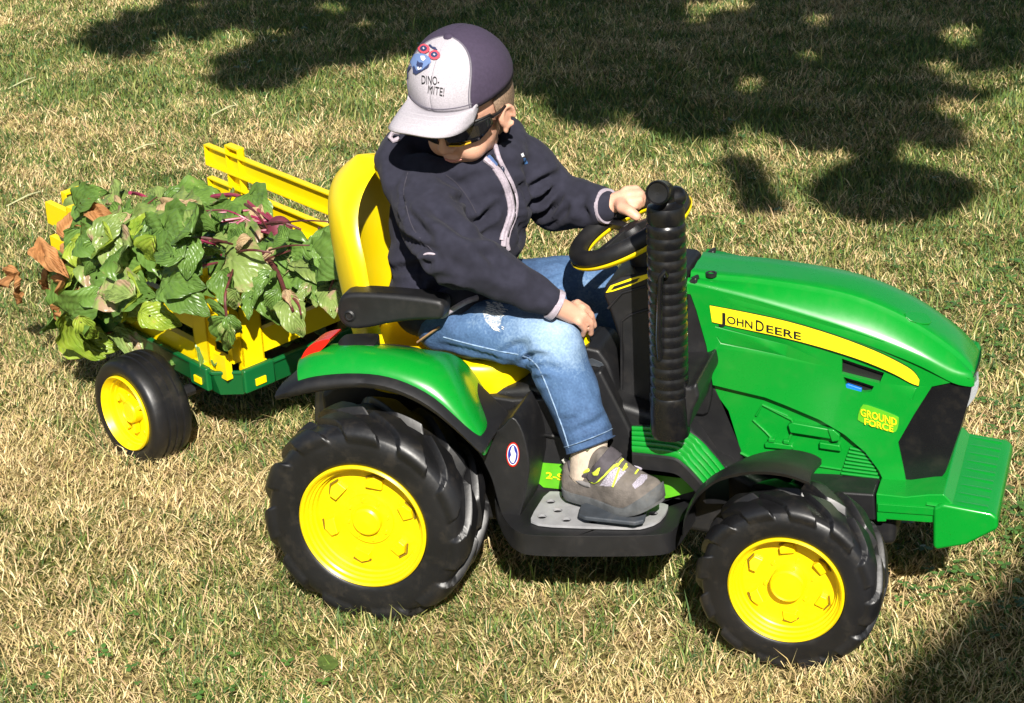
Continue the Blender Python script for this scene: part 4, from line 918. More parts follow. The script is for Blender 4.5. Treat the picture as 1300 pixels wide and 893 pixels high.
plant('beet plant hanging upside down over the near front corner of the trailer', pt(-.05, .03, .3), [
    ('G', (287, 405), -.02, (278, 455), -.03, dict(up=Vector((-.2, -1, .2)), wid=1.25, k=2)), ('G', (287, 402), -.02, (245, 420), -.02, dict(up=Vector((-.2, -1, .3)), wid=1.1, k=0)), ('G', (290, 402), -.02, (305, 440), -.02, dict(up=Vector((.3, -1, .2)), wid=.9)), ('P', (286, 410), -.025, (290, 450), -.035, dict(up=Vector((.1, -1, .2)), wid=.9, k=4))],
    [[(288, 405, -.02), (286, 375, -.015), (295, 345, .04), (300, 320, .12), D], [(290, 350, .02), (300, 340, .08), (310, 330, .12), D]])
plant('beet plant with a round leaf spread on the near yellow rail', pt(-.15, .05, .38), [
    ('G', (262, 338), .04, (262, 368), -.01, dict(up=Vector((0, -1, .4)), wid=1.7, k=1)), ('G', (282, 345), .03, (285, 395), -.01, dict(up=Vector((0, -1, .2)))), ('P', (300, 368), .0, (290, 400), -.01, dict(up=Vector((0, -1, .2)))), ('G', (275, 330), .1, (250, 345), .02, {}), ('G', (240, 330), .08, (215, 350), .03, {})],
    [[(262, 338, .04), (280, 325, .1), (300, 315, .15)]])
plant('beet plant with wilted shrivelled leaves and a dark knobbly stalk over the front gate', pt(-.03, .15, .35), [
    ('G', (345, 345), .08, (318, 372), .02, dict(k=3)), ('P', (365, 380), .04, (372, 418), .0, dict(up=Vector((.3, -1, .3)), wid=1.1)), ('G', (352, 370), .05, (335, 405), .02, dict(up=Vector((.2, -1, .3)))), ('P', (358, 388), .04, (350, 408), .02, {}), ('G', (325, 355), .08, (342, 385), .03, {}), ('G', (320, 372), .04, (310, 402), .0, dict(up=Vector((0, -1, .3)))), ('T', (362, 370), .04, (380, 392), .03, {})],
    [[(335, 322, .14), (352, 345, .09), (362, 370, .05), (372, 395, .03), dict(m=STEMD, r=.005)], [(362, 370, .05), (378, 385, .04), (382, 400, .03), D]])
plant('beet plant with drooping pointed leaves close behind the tractor armrest', pt(.0, .3, .35), [
    ('P', (418, 365), .12, (420, 395), .08, dict(wid=1.2, up=Vector((.3, -1, .3)))), ('P', (405, 345), .14, (395, 380), .08, dict(k=2)), ('G', (410, 320), .18, (428, 350), .12, {}), ('G', (400, 350), .13, (412, 372), .09, {}), ('P', (392, 362), .1, (375, 385), .06, {})],
    [[(420, 325, .16), (424, 350, .12), (418, 368, .11), D]])
plant('dried beet plant with crumpled orange brown leaves hanging off the trailer rear', pt(-.66, .05, .35), [
    ('B', (110, 290), .06, (78, 275), .08, {}), ('B', (90, 318), .03, (20, 352), -.03, dict(wid=1.2, k=0)), ('B', (75, 335), .02, (5, 362), -.04, dict(wid=1.1, k=1)), ('B', (25, 355), -.03, (8, 385), -.05, dict(wid=1.4, k=2)), ('B', (100, 335), .02, (75, 360), .0, {}), ('B', (112, 300), .06, (120, 275), .08, {})],
    [[(110, 290, .06), (140, 285, .12), (180, 290, .15), D]])
plant('withered brown beet leaf hanging to the ground behind the trailer wheel', pt(-.66, .0, .25), [
    ('B', (100, 375), -.0, (22, 428), -.06, dict(wid=.9, k=3)), ('B', (80, 390), -.01, (30, 415), -.05, dict(wid=.8, k=4))], [])
plant('beet plant with crinkled yellowed leaf tucked under the big pale leaf', pt(-.45, .15, .38), [
    ('Y', (150, 330), .08, (120, 360), .03, dict(wid=1.2)), ('T', (145, 320), .08, (122, 350), .05, {}), ('G', (165, 320), .08, (150, 352), .03, {}), ('G', (135, 345), .06, (150, 400), .0, {}), ('P', (110, 350), .03, (105, 400), -.01, {}), ('G', (125, 380), .02, (150, 415), .0, {})], [])
plant('beet plant deep inside the trailer with pinkish withered leaf by its front wall', pt(-.03, .2, .22), [
    ('T', (400, 418), .3, (352, 440), .25, dict(wid=1.2, k=1)), ('T', (390, 425), .28, (362, 445), .25, {})], [[(385, 405, .3), (405, 402, .32), (420, 408, .33)]], rootball=(412, 404, .32))
# filling of the heap: more plants of the same kind, seen only between the others
for i in range(9):
    e = empty('beet_plant', pt(-.08-.06*i, .2, .36), 'beet plant buried in the heap, only scraps of leaf showing', 'beet plant', 'buried beet plants')
    for k in range(9):
        a = random.uniform(-.6, -.04); b_ = random.uniform(.05, .38); z_ = random.uniform(.2, .35-.32*max(0, (a+.42))); an = random.uniform(0, 6.28); l = random.uniform(.07, .12)
        p = pt(a, b_, z_); add_leaf(e, random.choice('GGGP'), p, p+Vector((math.cos(an)*l, math.sin(an)*l, random.uniform(-.03, .02))), up=Vector((random.uniform(-.4, .4), random.uniform(-.8, .1), 1)), wid=1.1)
    a = random.uniform(-.5, -.1); add_stem(e, [pt(a, .1, .3), pt(a+.05, .2, .36), pt(a+.1, .3, .36)], .004)

# loose outer leaves of the same plants, lying over the near side and on top
PL = [o for o in bpy.data.objects if o.name.startswith('beet_plant')]
rl = random.Random(5)
def scatter(cx, cy, rx, ry, n, kinds, b0, b1, size=(50, 75), ups=(-.9, .5), down=.6):
    for _ in range(n):
        x, y = rl.gauss(cx, rx), rl.gauss(cy, ry); s_ = rl.uniform(*size)*.8; an = rl.uniform(0, 6.28); dx, dy = math.cos(an)*s_, abs(math.sin(an))*s_*(1 if rl.random() < down+.2 else -1)
        b = rl.uniform(b0, b1); p = depth_pt(x, y, b); q = depth_pt(x+dx, y+dy, b-rl.uniform(.0, .05))
        e = min(PL, key=lambda o: (WL[o.name]-p).length+rl.uniform(0, .05))
        add_leaf(e, rl.choice(kinds), p, q, up=Vector((rl.uniform(-.4, .4), ups[0]+rl.uniform(-.2, .2), ups[1]+rl.uniform(-.3, .4))), wid=rl.uniform(.95, 1.35))
scatter(120, 320, 24, 26, 15, 'YYPGG', -.03, .05); scatter(170, 305, 32, 18, 14, 'GYPGG', .0, .08); scatter(210, 330, 20, 22, 7, 'GPGY', -.02, .05)
scatter(255, 310, 28, 16, 6, 'GGPG', .0, .08); scatter(150, 278, 34, 12, 10, 'GGPT', .08, .25, size=(36, 56)); scatter(235, 280, 30, 10, 6, 'GPGTG', .12, .25, size=(38, 58)); scatter(325, 322, 30, 12, 7, 'GGPT', .06, .15, size=(32, 52))
scatter(380, 335, 20, 18, 8, 'GP', .08, .16, size=(38, 55)); scatter(95, 300, 12, 20, 5, 'GBT', .0, .06)

scatter(165, 375, 22, 18, 5, 'YYPG', -.045, -.01, size=(60, 85)); scatter(95, 400, 14, 22, 6, 'YGY', -.05, -.01, size=(55, 80)); scatter(205, 350, 14, 14, 2, 'GPY', -.04, -.01, size=(50, 70)); scatter(48, 355, 20, 22, 4, 'B', -.05, .0, size=(50, 75))
for i in range(20):   # loose stalks lying across the heap
    x, y = 110+290*((i*.618) % 1), 0; y = 262+.14*abs(x-200)+rl.uniform(-6, 70); an = rl.gauss(.35, .6); l = rl.uniform(18, 42); b = rl.uniform(.02, .14) if y > 300 else rl.uniform(.12, .24)
    P = [depth_pt(x-l*math.cos(an), y-l*math.sin(an)*.6, b+.02), depth_pt(x, y-rl.uniform(2, 7), b-.02), depth_pt(x+l*math.cos(an), y+l*math.sin(an)*.6, b)]
    e = min(PL, key=lambda o: (WL[o.name]-P[1]).length); add_stem(e, P, rl.uniform(.0018, .0038), rl.choice((STEM, STEMD, STEMD)))
# ------------------------------------------------ the boy
boy = empty('person', (.1, 0, .42), 'small boy in dark fleece jacket, jeans, cap and sunglasses riding the toy tractor', 'person')
BY = boy
HC = PY(583, 113, -.06); hf = Vector((-.2, -.88, -.42)).normalized(); hl_ = Vector((0, 0, 1)).cross(hf).normalized(); hu = hf.cross(hl_)
HR = Matrix((hf, hl_, hu)).transposed() @ Matrix.Rotation(R_(-3), 3, 'X')
def H(f, l, u): return HC+HR @ Vector((f, l, u))
def HH(f, l, u): return H(f, l, u-.014)
def hell(c, r, Rx=None): return sph(HH(*c), r, HR @ Rx if Rx else HR, sub=3)
parts = [hell((-.012, 0, .005), (.082, .069, .080)), hell((.018, 0, -.045), (.053, .055, .060)), hell((.030, 0, -.078), (.034, .036, .030)),
         hell((.048, 0, -.094), (.019, .020, .017)), hell((.040, .024, -.058), (.030, .026, .028)), hell((.040, -.024, -.058), (.030, .026, .028)), hell((.045, 0, -.005), (.030, .050, .032))]
parts += chain([(HH(.068, 0, -.018), .008), (HH(.080, 0, -.042), .0098)], sub=2)+[hell((.074, .009, -.045), (.008, .0075, .006)), hell((.074, -.009, -.045), (.008, .0075, .006))]
parts += [hell((.066, 0, -.0675), (.009, .018, .0045)), hell((.064, 0, -.0755), (.009, .015, .005)), hell((.055, 0, -.070), (.012, .022, .014))]
for s_ in (1, -1):
    parts += [hell((.058, s_*.027, -.016), (.012, .014, .010))]
    # ear: rim and lobe
    er = [HH(.002+.0125*math.cos(q)-.002, s_*(.073+.008*(1+math.cos(q+math.pi))*.5), -.027+.018*math.sin(q)) for q in np.linspace(-1.9, 3.6, 12)]
    parts += chain([(p, .0045) for p in er], sub=1)+[hell((.003, s_*.071, -.028), (.015, .006, .019)), hell((.010, s_*.073, -.048), (.006, .004, .007))]
nk = Vector((.130, -.010, .70))
parts += chain([(HH(-.02, 0, -.04), .045), (nk, .040), (nk+Vector((-.005, 0, -.05)), .05)], sub=2)
S1, E1, W1 = Vector((.062, -.098, .682)), PY(574, 318, -.185), PY(706, 388, -.128)
S2, E2, W2 = Vector((.193, .080, .690)), PY(706, 258, .095), PY(770, 262, .048)
K1, A1 = PY(700, 434, -.118), PY(749, 562, -.160)
K2, A2 = PY(756, 362, .105), Vector((.36, .14, .29))
P1, P2 = PY(568, 411, -.075), Vector((.095, .066, .462))
parts += chain([(nk, .04), (Vector((.125, -.005, .63)), .058), (Vector((.095, 0, .53)), .065), (Vector((.08, 0, .47)), .075)])
parts += chain([(S1+Vector((.012, .012, -.005)), .026), (E1, .028), (W1, .0175)])+chain([(S2+Vector((-.005, -.01, -.005)), .028), (E2, .028), (W2, .018)])
parts += chain([(P1, .040), (K1, .034), (A1, .027)])+chain([(P2, .045), (K2, .036), (A2, .026)])
# near hand resting on the lever
pc = PY(727, 399, -.108)
kn = [PY(733, 385, -.088), PY(739, 391, -.096), PY(740, 400, -.106), PY(735, 409, -.116)]
mid = [PY(745, 392, -.072), PY(750, 400, -.080), PY(750, 410, -.092), PY(742, 418, -.104)]
tips = [PY(752, 405, -.062), PY(754, 414, -.070), PY(750, 424, -.082), PY(740, 426, -.095)]
def hand(w, pc, kn, mid, tips, thumb, r=(.0063, .0065, .0062, .0056)):
    out = chain([(w, .0172), (pc, .0165)], sub=2)
    for k, m_, t_, q in zip(kn, mid, tips, r):
        out += chain([(pc.lerp(k, .3), .0105), (k, q+.0008), (m_, q), (t_, q*.86)], step=.3, sub=2)
    out += chain(thumb, step=.3, sub=2); return out
parts += hand(W1, pc, kn, mid, tips, [(pc, .011), (PY(730, 388, -.08), .0095), (PY(741, 394, -.058), .008), (PY(746, 404, -.05), .007)])
# far hand gripping the wheel rim
pc2 = PY(786, 255, .052)
a_g = [2.28, 2.12, 1.97, 1.83]
kn2 = [PY(795, 241, .064), PY(799, 247, .056), PY(799, 255, .048), PY(795, 262, .040)]
mid2 = [PY(808, 240, .074), PY(813, 246, .066), PY(812, 254, .056), PY(806, 262, .046)]
tips2 = [PY(817, 248, .080), PY(818, 254, .074), PY(815, 260, .066), PY(810, 264, .058)]
parts += hand(W2, pc2, kn2, mid2, tips2, [(pc2, .012), (PY(790, 264, .02), .0105), (PY(799, 268, .008), .0095), (PY(808, 275, .004), .008)], r=(.0066, .0068, .0066, .006))
bm_ = remesh(parts, .0028, 3, .5)
body = fin('body', bm_, SKIN, boy, sharp=180, centre=False)
HBV = bvh(bm_)
# short hair showing under the cap
hv = loft_me([[HH(-.012+(.084)*math.cos(q)*k1, .071*math.sin(q)*k1, z_) for q in np.linspace(1.25, 2*math.pi-1.25, 30)] for z_, k1 in ((.015, 1.0), (-.01, 1.005), (-.03, .985), (-.045, .93), (-.06, .86))], closed=False, caps=False)
fin('hair', hv, HAIR, boy, solid=.0015)
fin('eyebrow', tube_me([HH(.068, .010, .004), HH(.066, .025, .008), HH(.056, .040, .004)], .002, 6), HAIR, boy); fin('eyebrow', tube_me([HH(.068, -.010, .004), HH(.066, -.025, .008), HH(.056, -.040, .004)], .002, 6), HAIR, boy)
LIP = mat('lips', (.50, .20, .15), .5)
fin('mouth', tube_me([HH(.0655, -.017, -.0715), HH(.0735, -.008, -.0705), HH(.0745, 0, -.0715), HH(.0735, .008, -.0705), HH(.0655, .017, -.0715)], [.0008, .0018, .002, .0018, .0008], 6), LIP, boy)
# sunglasses
sg = empty('sunglasses', HH(.07, 0, -.015)); sg.parent = boy; sg.location -= wl(boy)
LENS = mat('dark mirrored lens', (.012, .012, .014), .06, spec=.8); FRAME = mat('black frame', (.006, .006, .007), .3)
for s_ in (1, -1):
    rows = []
    for k in range(13):
        t = k/12; az = s_*(.09+1.02*t); rr = .086-.002*math.cos(az*2)
        top = .004+.003*math.sin(t*3.1); bot = -.032+.003*t+.016*max(0, t-.65)/.35
        rows.append([HH(rr*math.cos(az)-.004, .081*math.sin(az)*.98, z_) for z_ in np.linspace(bot, top, 5)])
    fin('lens', loft_me(rows, closed=False, caps=False), LENS, sg, solid=.0025)
    fin('frame', tube_me([r[-1] for r in rows], .0022, 6), FRAME, sg); fin('frame', tube_me([r[0] for r in rows], .0014, 6), FRAME, sg)
    fin('temple', tube_me([rows[-1][3], HH(.018, s_*.0745, -.006), HH(-.002, s_*.0765, -.008), HH(-.016, s_*.073, -.018)], [.006, .004, .003, .002], 8, flat=.5), FRAME, sg)
fin('bridge', tube_me([HH(.082, .008, 0), HH(.085, 0, .002), HH(.082, -.008, 0)], .0025, 6), FRAME, sg)
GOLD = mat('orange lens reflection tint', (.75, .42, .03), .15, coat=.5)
fin('lens_reflection', tube_me([HH(.0815, .012, -.0315), HH(.077, .030, -.0315), HH(.068, .045, -.029)], .0013, 6), GOLD, sg)  # orange reflection low on the lens, painted as a thin coloured tube
# cap
cap = empty('cap', H(0, 0, .02)); cap.parent = boy; cap.location -= wl(boy)
def dome(az, el, k=1.0):
    c = math.cos(el); wob = 1+.012*math.sin(az*3+el*5)+.008*math.sin(az*7+2)
    seam = 1-.012*math.exp(-(math.sin(az*3)/.12)**2)*math.cos(el)
    return H(-.012+(.089+.002*math.cos(az))*c*math.cos(az)*wob*seam*k, .0800*c*math.sin(az)*wob*seam*k, .010+.084*(math.sin(el)**.92 if el > 0 else math.sin(el))*k+.010*(math.cos(az)+1)*.5*(1-math.sin(max(0, el)))-.012*(1-math.cos(az))*.5*(1-math.sin(max(0, el))))
def seamaz(el): return R_(43)*(1+.85*math.sin(max(0, el))**2)
def crown_piece(name, a0f, a1f, m, n=28):
    rows = []
    for j in range(17):
        el = (math.pi/2)*j/16*.995-.02
        rows.append([dome(a0f(el)+(a1f(el)-a0f(el))*i/n, el) for i in range(n+1)])
    return fin(name, loft_me(rows, closed=False, caps=False), m, cap, solid=.0022, sharp=60)
crf = crown_piece('front_panel', lambda e: 0, seamaz, CAPW); crf2 = crown_piece('front_panel', lambda e: -seamaz(e), lambda e: 0, CAPW)
crown_piece('back_panel', seamaz, lambda e: math.pi, CAPD); crown_piece('back_panel', lambda e: math.pi, lambda e: 2*math.pi-seamaz(e), CAPD)
fin('cap_button', sph(dome(0, 1.56)+HR @ Vector((0, 0, .001)), (.008, .008, .004), HR), CAPD, cap)
for s_ in (1, -1):
    for off, in ((-.035,), (.0,)):
        fin('seam', tube_me([dome(s_*(seamaz(e)+off), e, 1.018) for e in np.linspace(0, 1.5, 16)], .0008, 5), STITCH, cap)
fin('seam', tube_me([dome(q, .09, 1.018) for q in np.linspace(-.78, .78, 24)], .0007, 5), STITCH, cap)
rows = []
for k in range(25):
    q = -.86+1.72*k/24; inn = dome(q, -.01, 1.0); t = 1-abs(q/.86)**2.8
    out = H(.046+.102*t, (.056+.028*t)*math.sin(q*1.5), .028-.018*(1-t)-.026*math.sin(q*1.3)**2+.006*t)
    if k in (0, 24): out = inn.lerp(out, .25)
    rows.append([inn.lerp(out, s_)+HR @ Vector((0, 0, .008*math.sin(math.pi*s_))) for s_ in np.linspace(0, 1, 9)])
brim = fin('brim', loft_me(rows, closed=False, caps=False), CAPW, cap, solid=.004, sharp=60)
for s_ in (.35, .55, .75, .93): fin('seam', tube_me([r[0].lerp(r[-1], s_)+HR @ Vector((0, 0, .008*math.sin(math.pi*s_)+.002)) for r in rows[1:-1]], .0005, 4), mat('pale stitching', (.42, .40, .43), .9), cap)
def wmesh(o):
    me = evalmesh(o); a = co_np(me); a += np.array(WL[o.name]); set_np(me, a); return me
capB = bvh(join([wmesh(crf), wmesh(crf2)]))
def castpatch(t, poly, step=.8, lift=.0012):
    xs = [p[0] for p in poly]; ys = [p[1] for p in poly]; nx = int((max(xs)-min(xs))/step)+2; ny = int((max(ys)-min(ys))/step)+2
    idx = {}; vs = []
    for i in range(nx):
        for j in range(ny):
            x, y = min(xs)-step/2+i*step, min(ys)-step/2+j*step
            if inpoly_(x, y, poly):
                h, n = cast(t, x, y, lift)
                if h: idx[i, j] = len(vs); vs.append(h)
    fs = [[idx[i, j], idx[i+1, j], idx[i+1, j+1], idx[i, j+1]] for (i, j) in idx if (i+1, j) in idx and (i+1, j+1) in idx and (i, j+1) in idx]
    return mesh(vs, fs)
def inpoly_(x, y, P):
    c = False; n = len(P)
    for i in range(n):
        x1, y1 = P[i]; x2, y2 = P[(i+1) % n]
        if (y1 > y) != (y2 > y) and x < (x2-x1)*(y-y1)/(y2-y1)+x1: c = not c
    return c
def ctube(name, t, pts, r, m, parent, lift=.001, flat=1, sm=3, n=6, taper=False):
    P = []
    for q in smoothpoly(pts, sm, False):
        h, nn = cast(t, q[0], q[1], lift)
        if h and (not P or (h-P[-1]).length < .03): P.append(h)
    if len(P) < 2: return None
    rr = [r*(1-.7*abs(2*i/(len(P)-1)-1)**3) for i in range(len(P))] if taper else r
    return fin(name, tube_me(P, rr, n), m, parent)
def fromzoom(pts, ox, oy, s): return [(ox+a/s, oy+b/s) for a, b in pts]
# generic cartoon reptile head print with red glasses + words
Z = lambda pts: fromzoom(pts, 480, 20, 4.465)
NAVY = mat('navy print', (.02, .03, .09), .8); BLP = mat('blue print', (.12, .19, .38), .8); REDP = mat('red print', (.6, .06, .09), .8); WPR = mat('pale print', (.55, .55, .6), .8)
logo = empty('cap_print', dome(0, .6)); logo.parent = cap; logo.location -= wl(cap)
def pr(name, pts, m, lift): return fin(name, castpatch(capB, Z(pts), .55, lift), m, logo, smooth=False)
pr('print_head', [(185, 225), (225, 218), (262, 215), (300, 240), (305, 265), (285, 300), (250, 318), (225, 336), (205, 325), (200, 300), (185, 262)], BLP, .0020)
pr('print_jaw', [(203, 290), (212, 282), (225, 312), (255, 308), (285, 280), (300, 268), (292, 296), (255, 318), (222, 338), (204, 326)], NAVY, .0026)
pr('print_mouth', [(228, 256), (240, 268), (262, 270), (258, 300), (238, 306), (222, 285)], NAVY, .0026)
pr('print_teeth', [(222, 285), (229, 296), (236, 290), (242, 300), (250, 292), (257, 298), (252, 310), (232, 312)], WPR, .0031)
pr('print_snout', [(246, 232), (270, 232), (278, 250), (262, 266), (248, 252)], WPR, .0031)
pr('print_neck', [(170, 300), (190, 285), (200, 292), (180, 318), (183, 350), (172, 352)], NAVY, .0026)
for cx, cy in ((266, 194), (324, 228)):
    pr('print_glasses', [(cx+33*math.cos(q), cy+27*math.sin(q)) for q in np.linspace(0, 6.28, 20, endpoint=False)], REDP, .0032)
    pr('print_lens', [(cx+21*math.cos(q), cy+17*math.sin(q)) for q in np.linspace(0, 6.28, 16, endpoint=False)], NAVY, .0038)
    pr('print_glint', [(cx-9, cy+2), (cx+5, cy-12), (cx+3, cy-1), (cx+12, cy-4), (cx-3, cy+13), (cx, cy+2)], WPR, .0044)
pr('print_glasses', [(286, 196), (300, 206), (304, 214), (286, 210)], REDP, .0032)
pr('print_crest', [(284, 170), (300, 165), (312, 178), (330, 182), (345, 204), (325, 200), (300, 185)], NAVY, .0022)
def capword(s, p0, p1, h, lean=0):
    me = text_me(s, 1); a = co_np(me); u0, u1 = a[:, 0].min(), a[:, 0].max(); p0, p1 = Z([p0, p1])
    def g(u, v):
        t = (u-u0)/(u1-u0); x = p0[0]+(p1[0]-p0[0])*t+v/.7*lean; y = p0[1]+(p1[1]-p0[1])*t-v/.7*h
        hh, n = cast(capB, x, y, .0022); return hh or PY(x, y, -.15)
    return fin('lettering', warp(me, g), KPRINT, logo, smooth=False)
capword('DINO-', (252, 386), (348, 394), 10.5, 0); capword('MITE!', (284, 438), (374, 455), 10, 1)

# jacket
tw = Vector((S2.x-S1.x, S2.y-S1.y, 0)).normalized(); fr_ = Vector((tw.y, -tw.x, 0)); TM = Matrix((fr_, tw, Vector((0, 0, 1)))).transposed()
tw2 = (tw+Vector((0, 1.2, 0))).normalized(); TM2 = Matrix((Vector((tw2.y, -tw2.x, 0)), tw2, Vector((0, 0, 1)))).transposed()
jk = [sph((.128, -.012, .645), (.078, .106, .085), TM, 3), sph((.122, -.012, .59), (.082, .106, .09), TM2, 3), sph((.105, -.008, .53), (.088, .106, .08), TM2, 3), sph((.090, -.004, .475), (.098, .118, .055), TM2, 3), sph((.07, -.03, .50), (.088, .09, .07), None, 3), sph(PY(543, 368, -.075), (.058, .055, .055), None, 3), sph(PY(538, 325, -.05), (.056, .06, .07), None, 3), sph(PY(532, 285, -.03), (.05, .06, .07), None, 3), sph((.145, -.01, .695), (.065, .075, .035), TM, 3)]
jk += [sph(PY(572, 378, -.088), (.045, .045, .040), None, 3)]
jk += chain([(S1+Vector((.01, .015, 0)), .052), (S1+(E1-S1)*.5, .050), (E1, .048), (E1.lerp(W1, .45), .038), (E1.lerp(W1, .93), .0255)], sub=3)
jk += chain([(S2+Vector((0, -.015, 0)), .050), (E2, .046), (E2.lerp(W2, .5), .040), (E2.lerp(W2, .92), .029)], sub=3)
# hood bunched behind the neck and collar
hc_ = [PY(507, 232, -.085), PY(500, 208, -.05), PY(512, 190, -.005), Vector((.10, .06, .745)), Vector((.17, .07, .745))]
jk += chain([(hc_[0], .030), (hc_[1], .036), (hc_[2], .036), (hc_[3], .034), (hc_[4], .026)], sub=3)
jk += chain([(Vector((.06, -.07, .725)), .024), (Vector((.10, -.075, .722)), .022), (Vector((.165, -.045, .725)), .022), (Vector((.195, .01, .73)), .022), (Vector((.185, .05, .735)), .024)], sub=3)
jm = remesh(jk, .0048, 10, .6)
jt = bvh(jm)
JF = [([(575, 253), (586, 257)], 0.0076, .006), ([(598, 283), (613, 280), (628, 262)], 0.0114, .007), ([(588, 240), (604, 270)], 0.0057, .008), ([(518, 270), (535, 290), (548, 303)], 0.0095, .007),
      ([(500, 343), (528, 338), (556, 331)], 0.0095, .007), ([(503, 292), (526, 308), (550, 320)], 0.0076, .007), ([(540, 377), (566, 358), (595, 367)], 0.0114, .007), ([(515, 275), (512, 250), (515, 228)], 0.0057, .004),
      ([(673, 240), (692, 229), (710, 222)], 0.0114, .007), ([(670, 262), (692, 250), (706, 235)], 0.0133, .007), ([(674, 277), (698, 268), (712, 250)], 0.0114, .007), ([(700, 285), (715, 272), (722, 262)], 0.0076, .006), ([(735, 262), (745, 275)], 0.0057, .007),
      ([(620, 330), (640, 345), (655, 348)], 0.0057, .01), ([(605, 315), (630, 330)], 0.0057, .008), ([(655, 222), (664, 250), (668, 275)], 0.0057, .006), ([(535, 335), (536, 372)], 0.0047, .004), ([(570, 290), (600, 300), (620, 300)], 0.0057, .01), ([(640, 205), (650, 235), (662, 300)], 0.0057, .012), ([(660, 300), (672, 330)], 0.0057, .01), ([(530, 240), (560, 270), (590, 290)], 0.0047, .012), ([(610, 255), (622, 300)], 0.0057, .012)]
def folds(me, t, F, namp=.0075, ns=12, wfine=.0016):
    a = co_np(me).astype(float); n = nor_np(me).astype(float); d = np.zeros(len(a))
    for pts, dep, w in F:
        P = [cast(t, *q, 0)[0] for q in smoothpoly(pts, 6, False)]; P = [np.array(p) for p in P if p]
        if len(P) < 2: continue
        m_ = np.full(len(a), 9.0); par = np.zeros(len(a))
        for i, p in enumerate(P):
            dd = np.linalg.norm(a-p, axis=1); k = dd < m_; m_[k] = dd[k]; par[k] = i/(len(P)-1)
        fade = np.sin(np.pi*np.clip(par*.8+.1, 0, 1))
        d += (-dep*np.exp(-(m_/w)**2)+dep*.55*np.exp(-((m_-w*1.9)/(w*.9))**2))*fade
    for i, p in enumerate(a):
        v = Vector(p); q = noise.noise(v*ns); d[i] += namp*(.5-abs(q)*2)*.8+wfine*noise.noise(v*ns*3.3)
    set_np(me, a+n*d[:, None]); return me
JF = [(a_, b_*1.25, c_) for a_, b_, c_ in JF]+[([(548, 262), (575, 285), (600, 300)], .006, .010), ([(530, 300), (560, 325), (600, 345)], .005, .010), ([(630, 235), (640, 270), (648, 300)], .004, .012), ([(650, 260), (665, 300)], .006, .009), ([(718, 235), (740, 250), (742, 280)], .006, .009), ([(505, 250), (520, 262)], .006, .008), ([(560, 225), (580, 235), (600, 232)], .005, .010)]
folds(jm, jt, JF)
jacket = fin('jacket', jm, FLEECE, boy, sharp=180, centre=False); jt = bvh(jm)
# zip with pale piping, collar edge, hem, cuffs, chest label
ZZ = lambda pts: fromzoom(pts, 480, 150, 3.307)
zipp = [(493, 120), (505, 170), (535, 230), (565, 290), (578, 350), (572, 410), (550, 470), (538, 530), (562, 590)]
zipl = [(448, 172), (495, 210), (530, 265), (552, 330), (560, 395), (548, 440), (530, 490), (522, 555)]
ctube('zip_piping', jt, ZZ(zipp), .0042, PIPE, jacket, .001, n=8); ctube('zip_piping', jt, ZZ(zipl), .0050, PIPE, jacket, .001, n=8)
ctube('zip_piping', jt, ZZ([(a-8, b) for a, b in zipl[1:]]), .0045, PIPE, jacket, .0005, n=8)
ctube('zip', jt, ZZ([(475, 160), (510, 222), (545, 280), (566, 340), (568, 400), (554, 450), (536, 500)]), .0022, KPRINT, jacket, .003)
ctube('collar_lining', jt, ZZ([(462, 165), (478, 182), (492, 200)]), .004, mat('blue lining', (.06, .11, .25), .9), jacket, .002)
h_, n_2 = cast(jt, 635, 216, .004)
if h_: fin('zip_pull', join([sph(h_, (.004, .003, .006))]), mat('zip pull', (.03, .035, .06), .3), jacket)
ctube('seam', jt, ZZ([(125, 230), (108, 300), (118, 370), (150, 470), (230, 560)]), .0009, mat('grey seam', (.04, .036, .05), .9), jacket, 0)
ctube('seam', jt, ZZ([(285, 240), (330, 275), (380, 340), (412, 400)]), .0008, mat('grey seam', (.03, .028, .04), .9), jacket, 0)
ctube('pocket_seam', jt, ZZ([(190, 575), (212, 570), (240, 572)]), .0022, PIPE, jacket, .0004, taper=True)
fin('hood_cord_loop', tube_me([PY(499+a, 172+b, -.05+c) for a, b, c in ((8, 4, 0), (0, 7, -.003), (-4, 2, -.004), (0, -4, -.002), (8, -4, 0))], .004, 8), PIPE, jacket)
fin('chest_label', castpatch(jt, ZZ([(595, 152), (608, 146), (614, 160), (602, 166)]), .6, .001), WPRINT, jacket, smooth=False)
fin('chest_label', castpatch(jt, ZZ([(606, 168), (618, 164), (630, 192), (612, 196)]), .6, .001), mat('label blue', (.03, .1, .25), .8), jacket, smooth=False)
def cuff(name, c, d, r, w, m, parent, n=28):
    Rm = Vector(d).normalized().to_track_quat('Z', 'Y').to_matrix(); return fin(name, lathe_me([(r*.9, -w), (r*1.03, -w), (r*1.06, 0), (r*1.03, w), (r*.86, w), (r*.82, w*.3)], c, n=n, ax='z', R=Rm), m, parent, sharp=60)
cuff('cuff', E1.lerp(W1, .985), W1-E1, .0245, .005, PIPE, jacket); cuff('cuff', E2.lerp(W2, .985), W2-E2, .0275, .005, PIPE, jacket)
ctube('hem', jt, [(556, 408), (566, 399), (578, 391), (592, 383), (606, 378)], .005, PIPE, jacket, -.001, n=8)
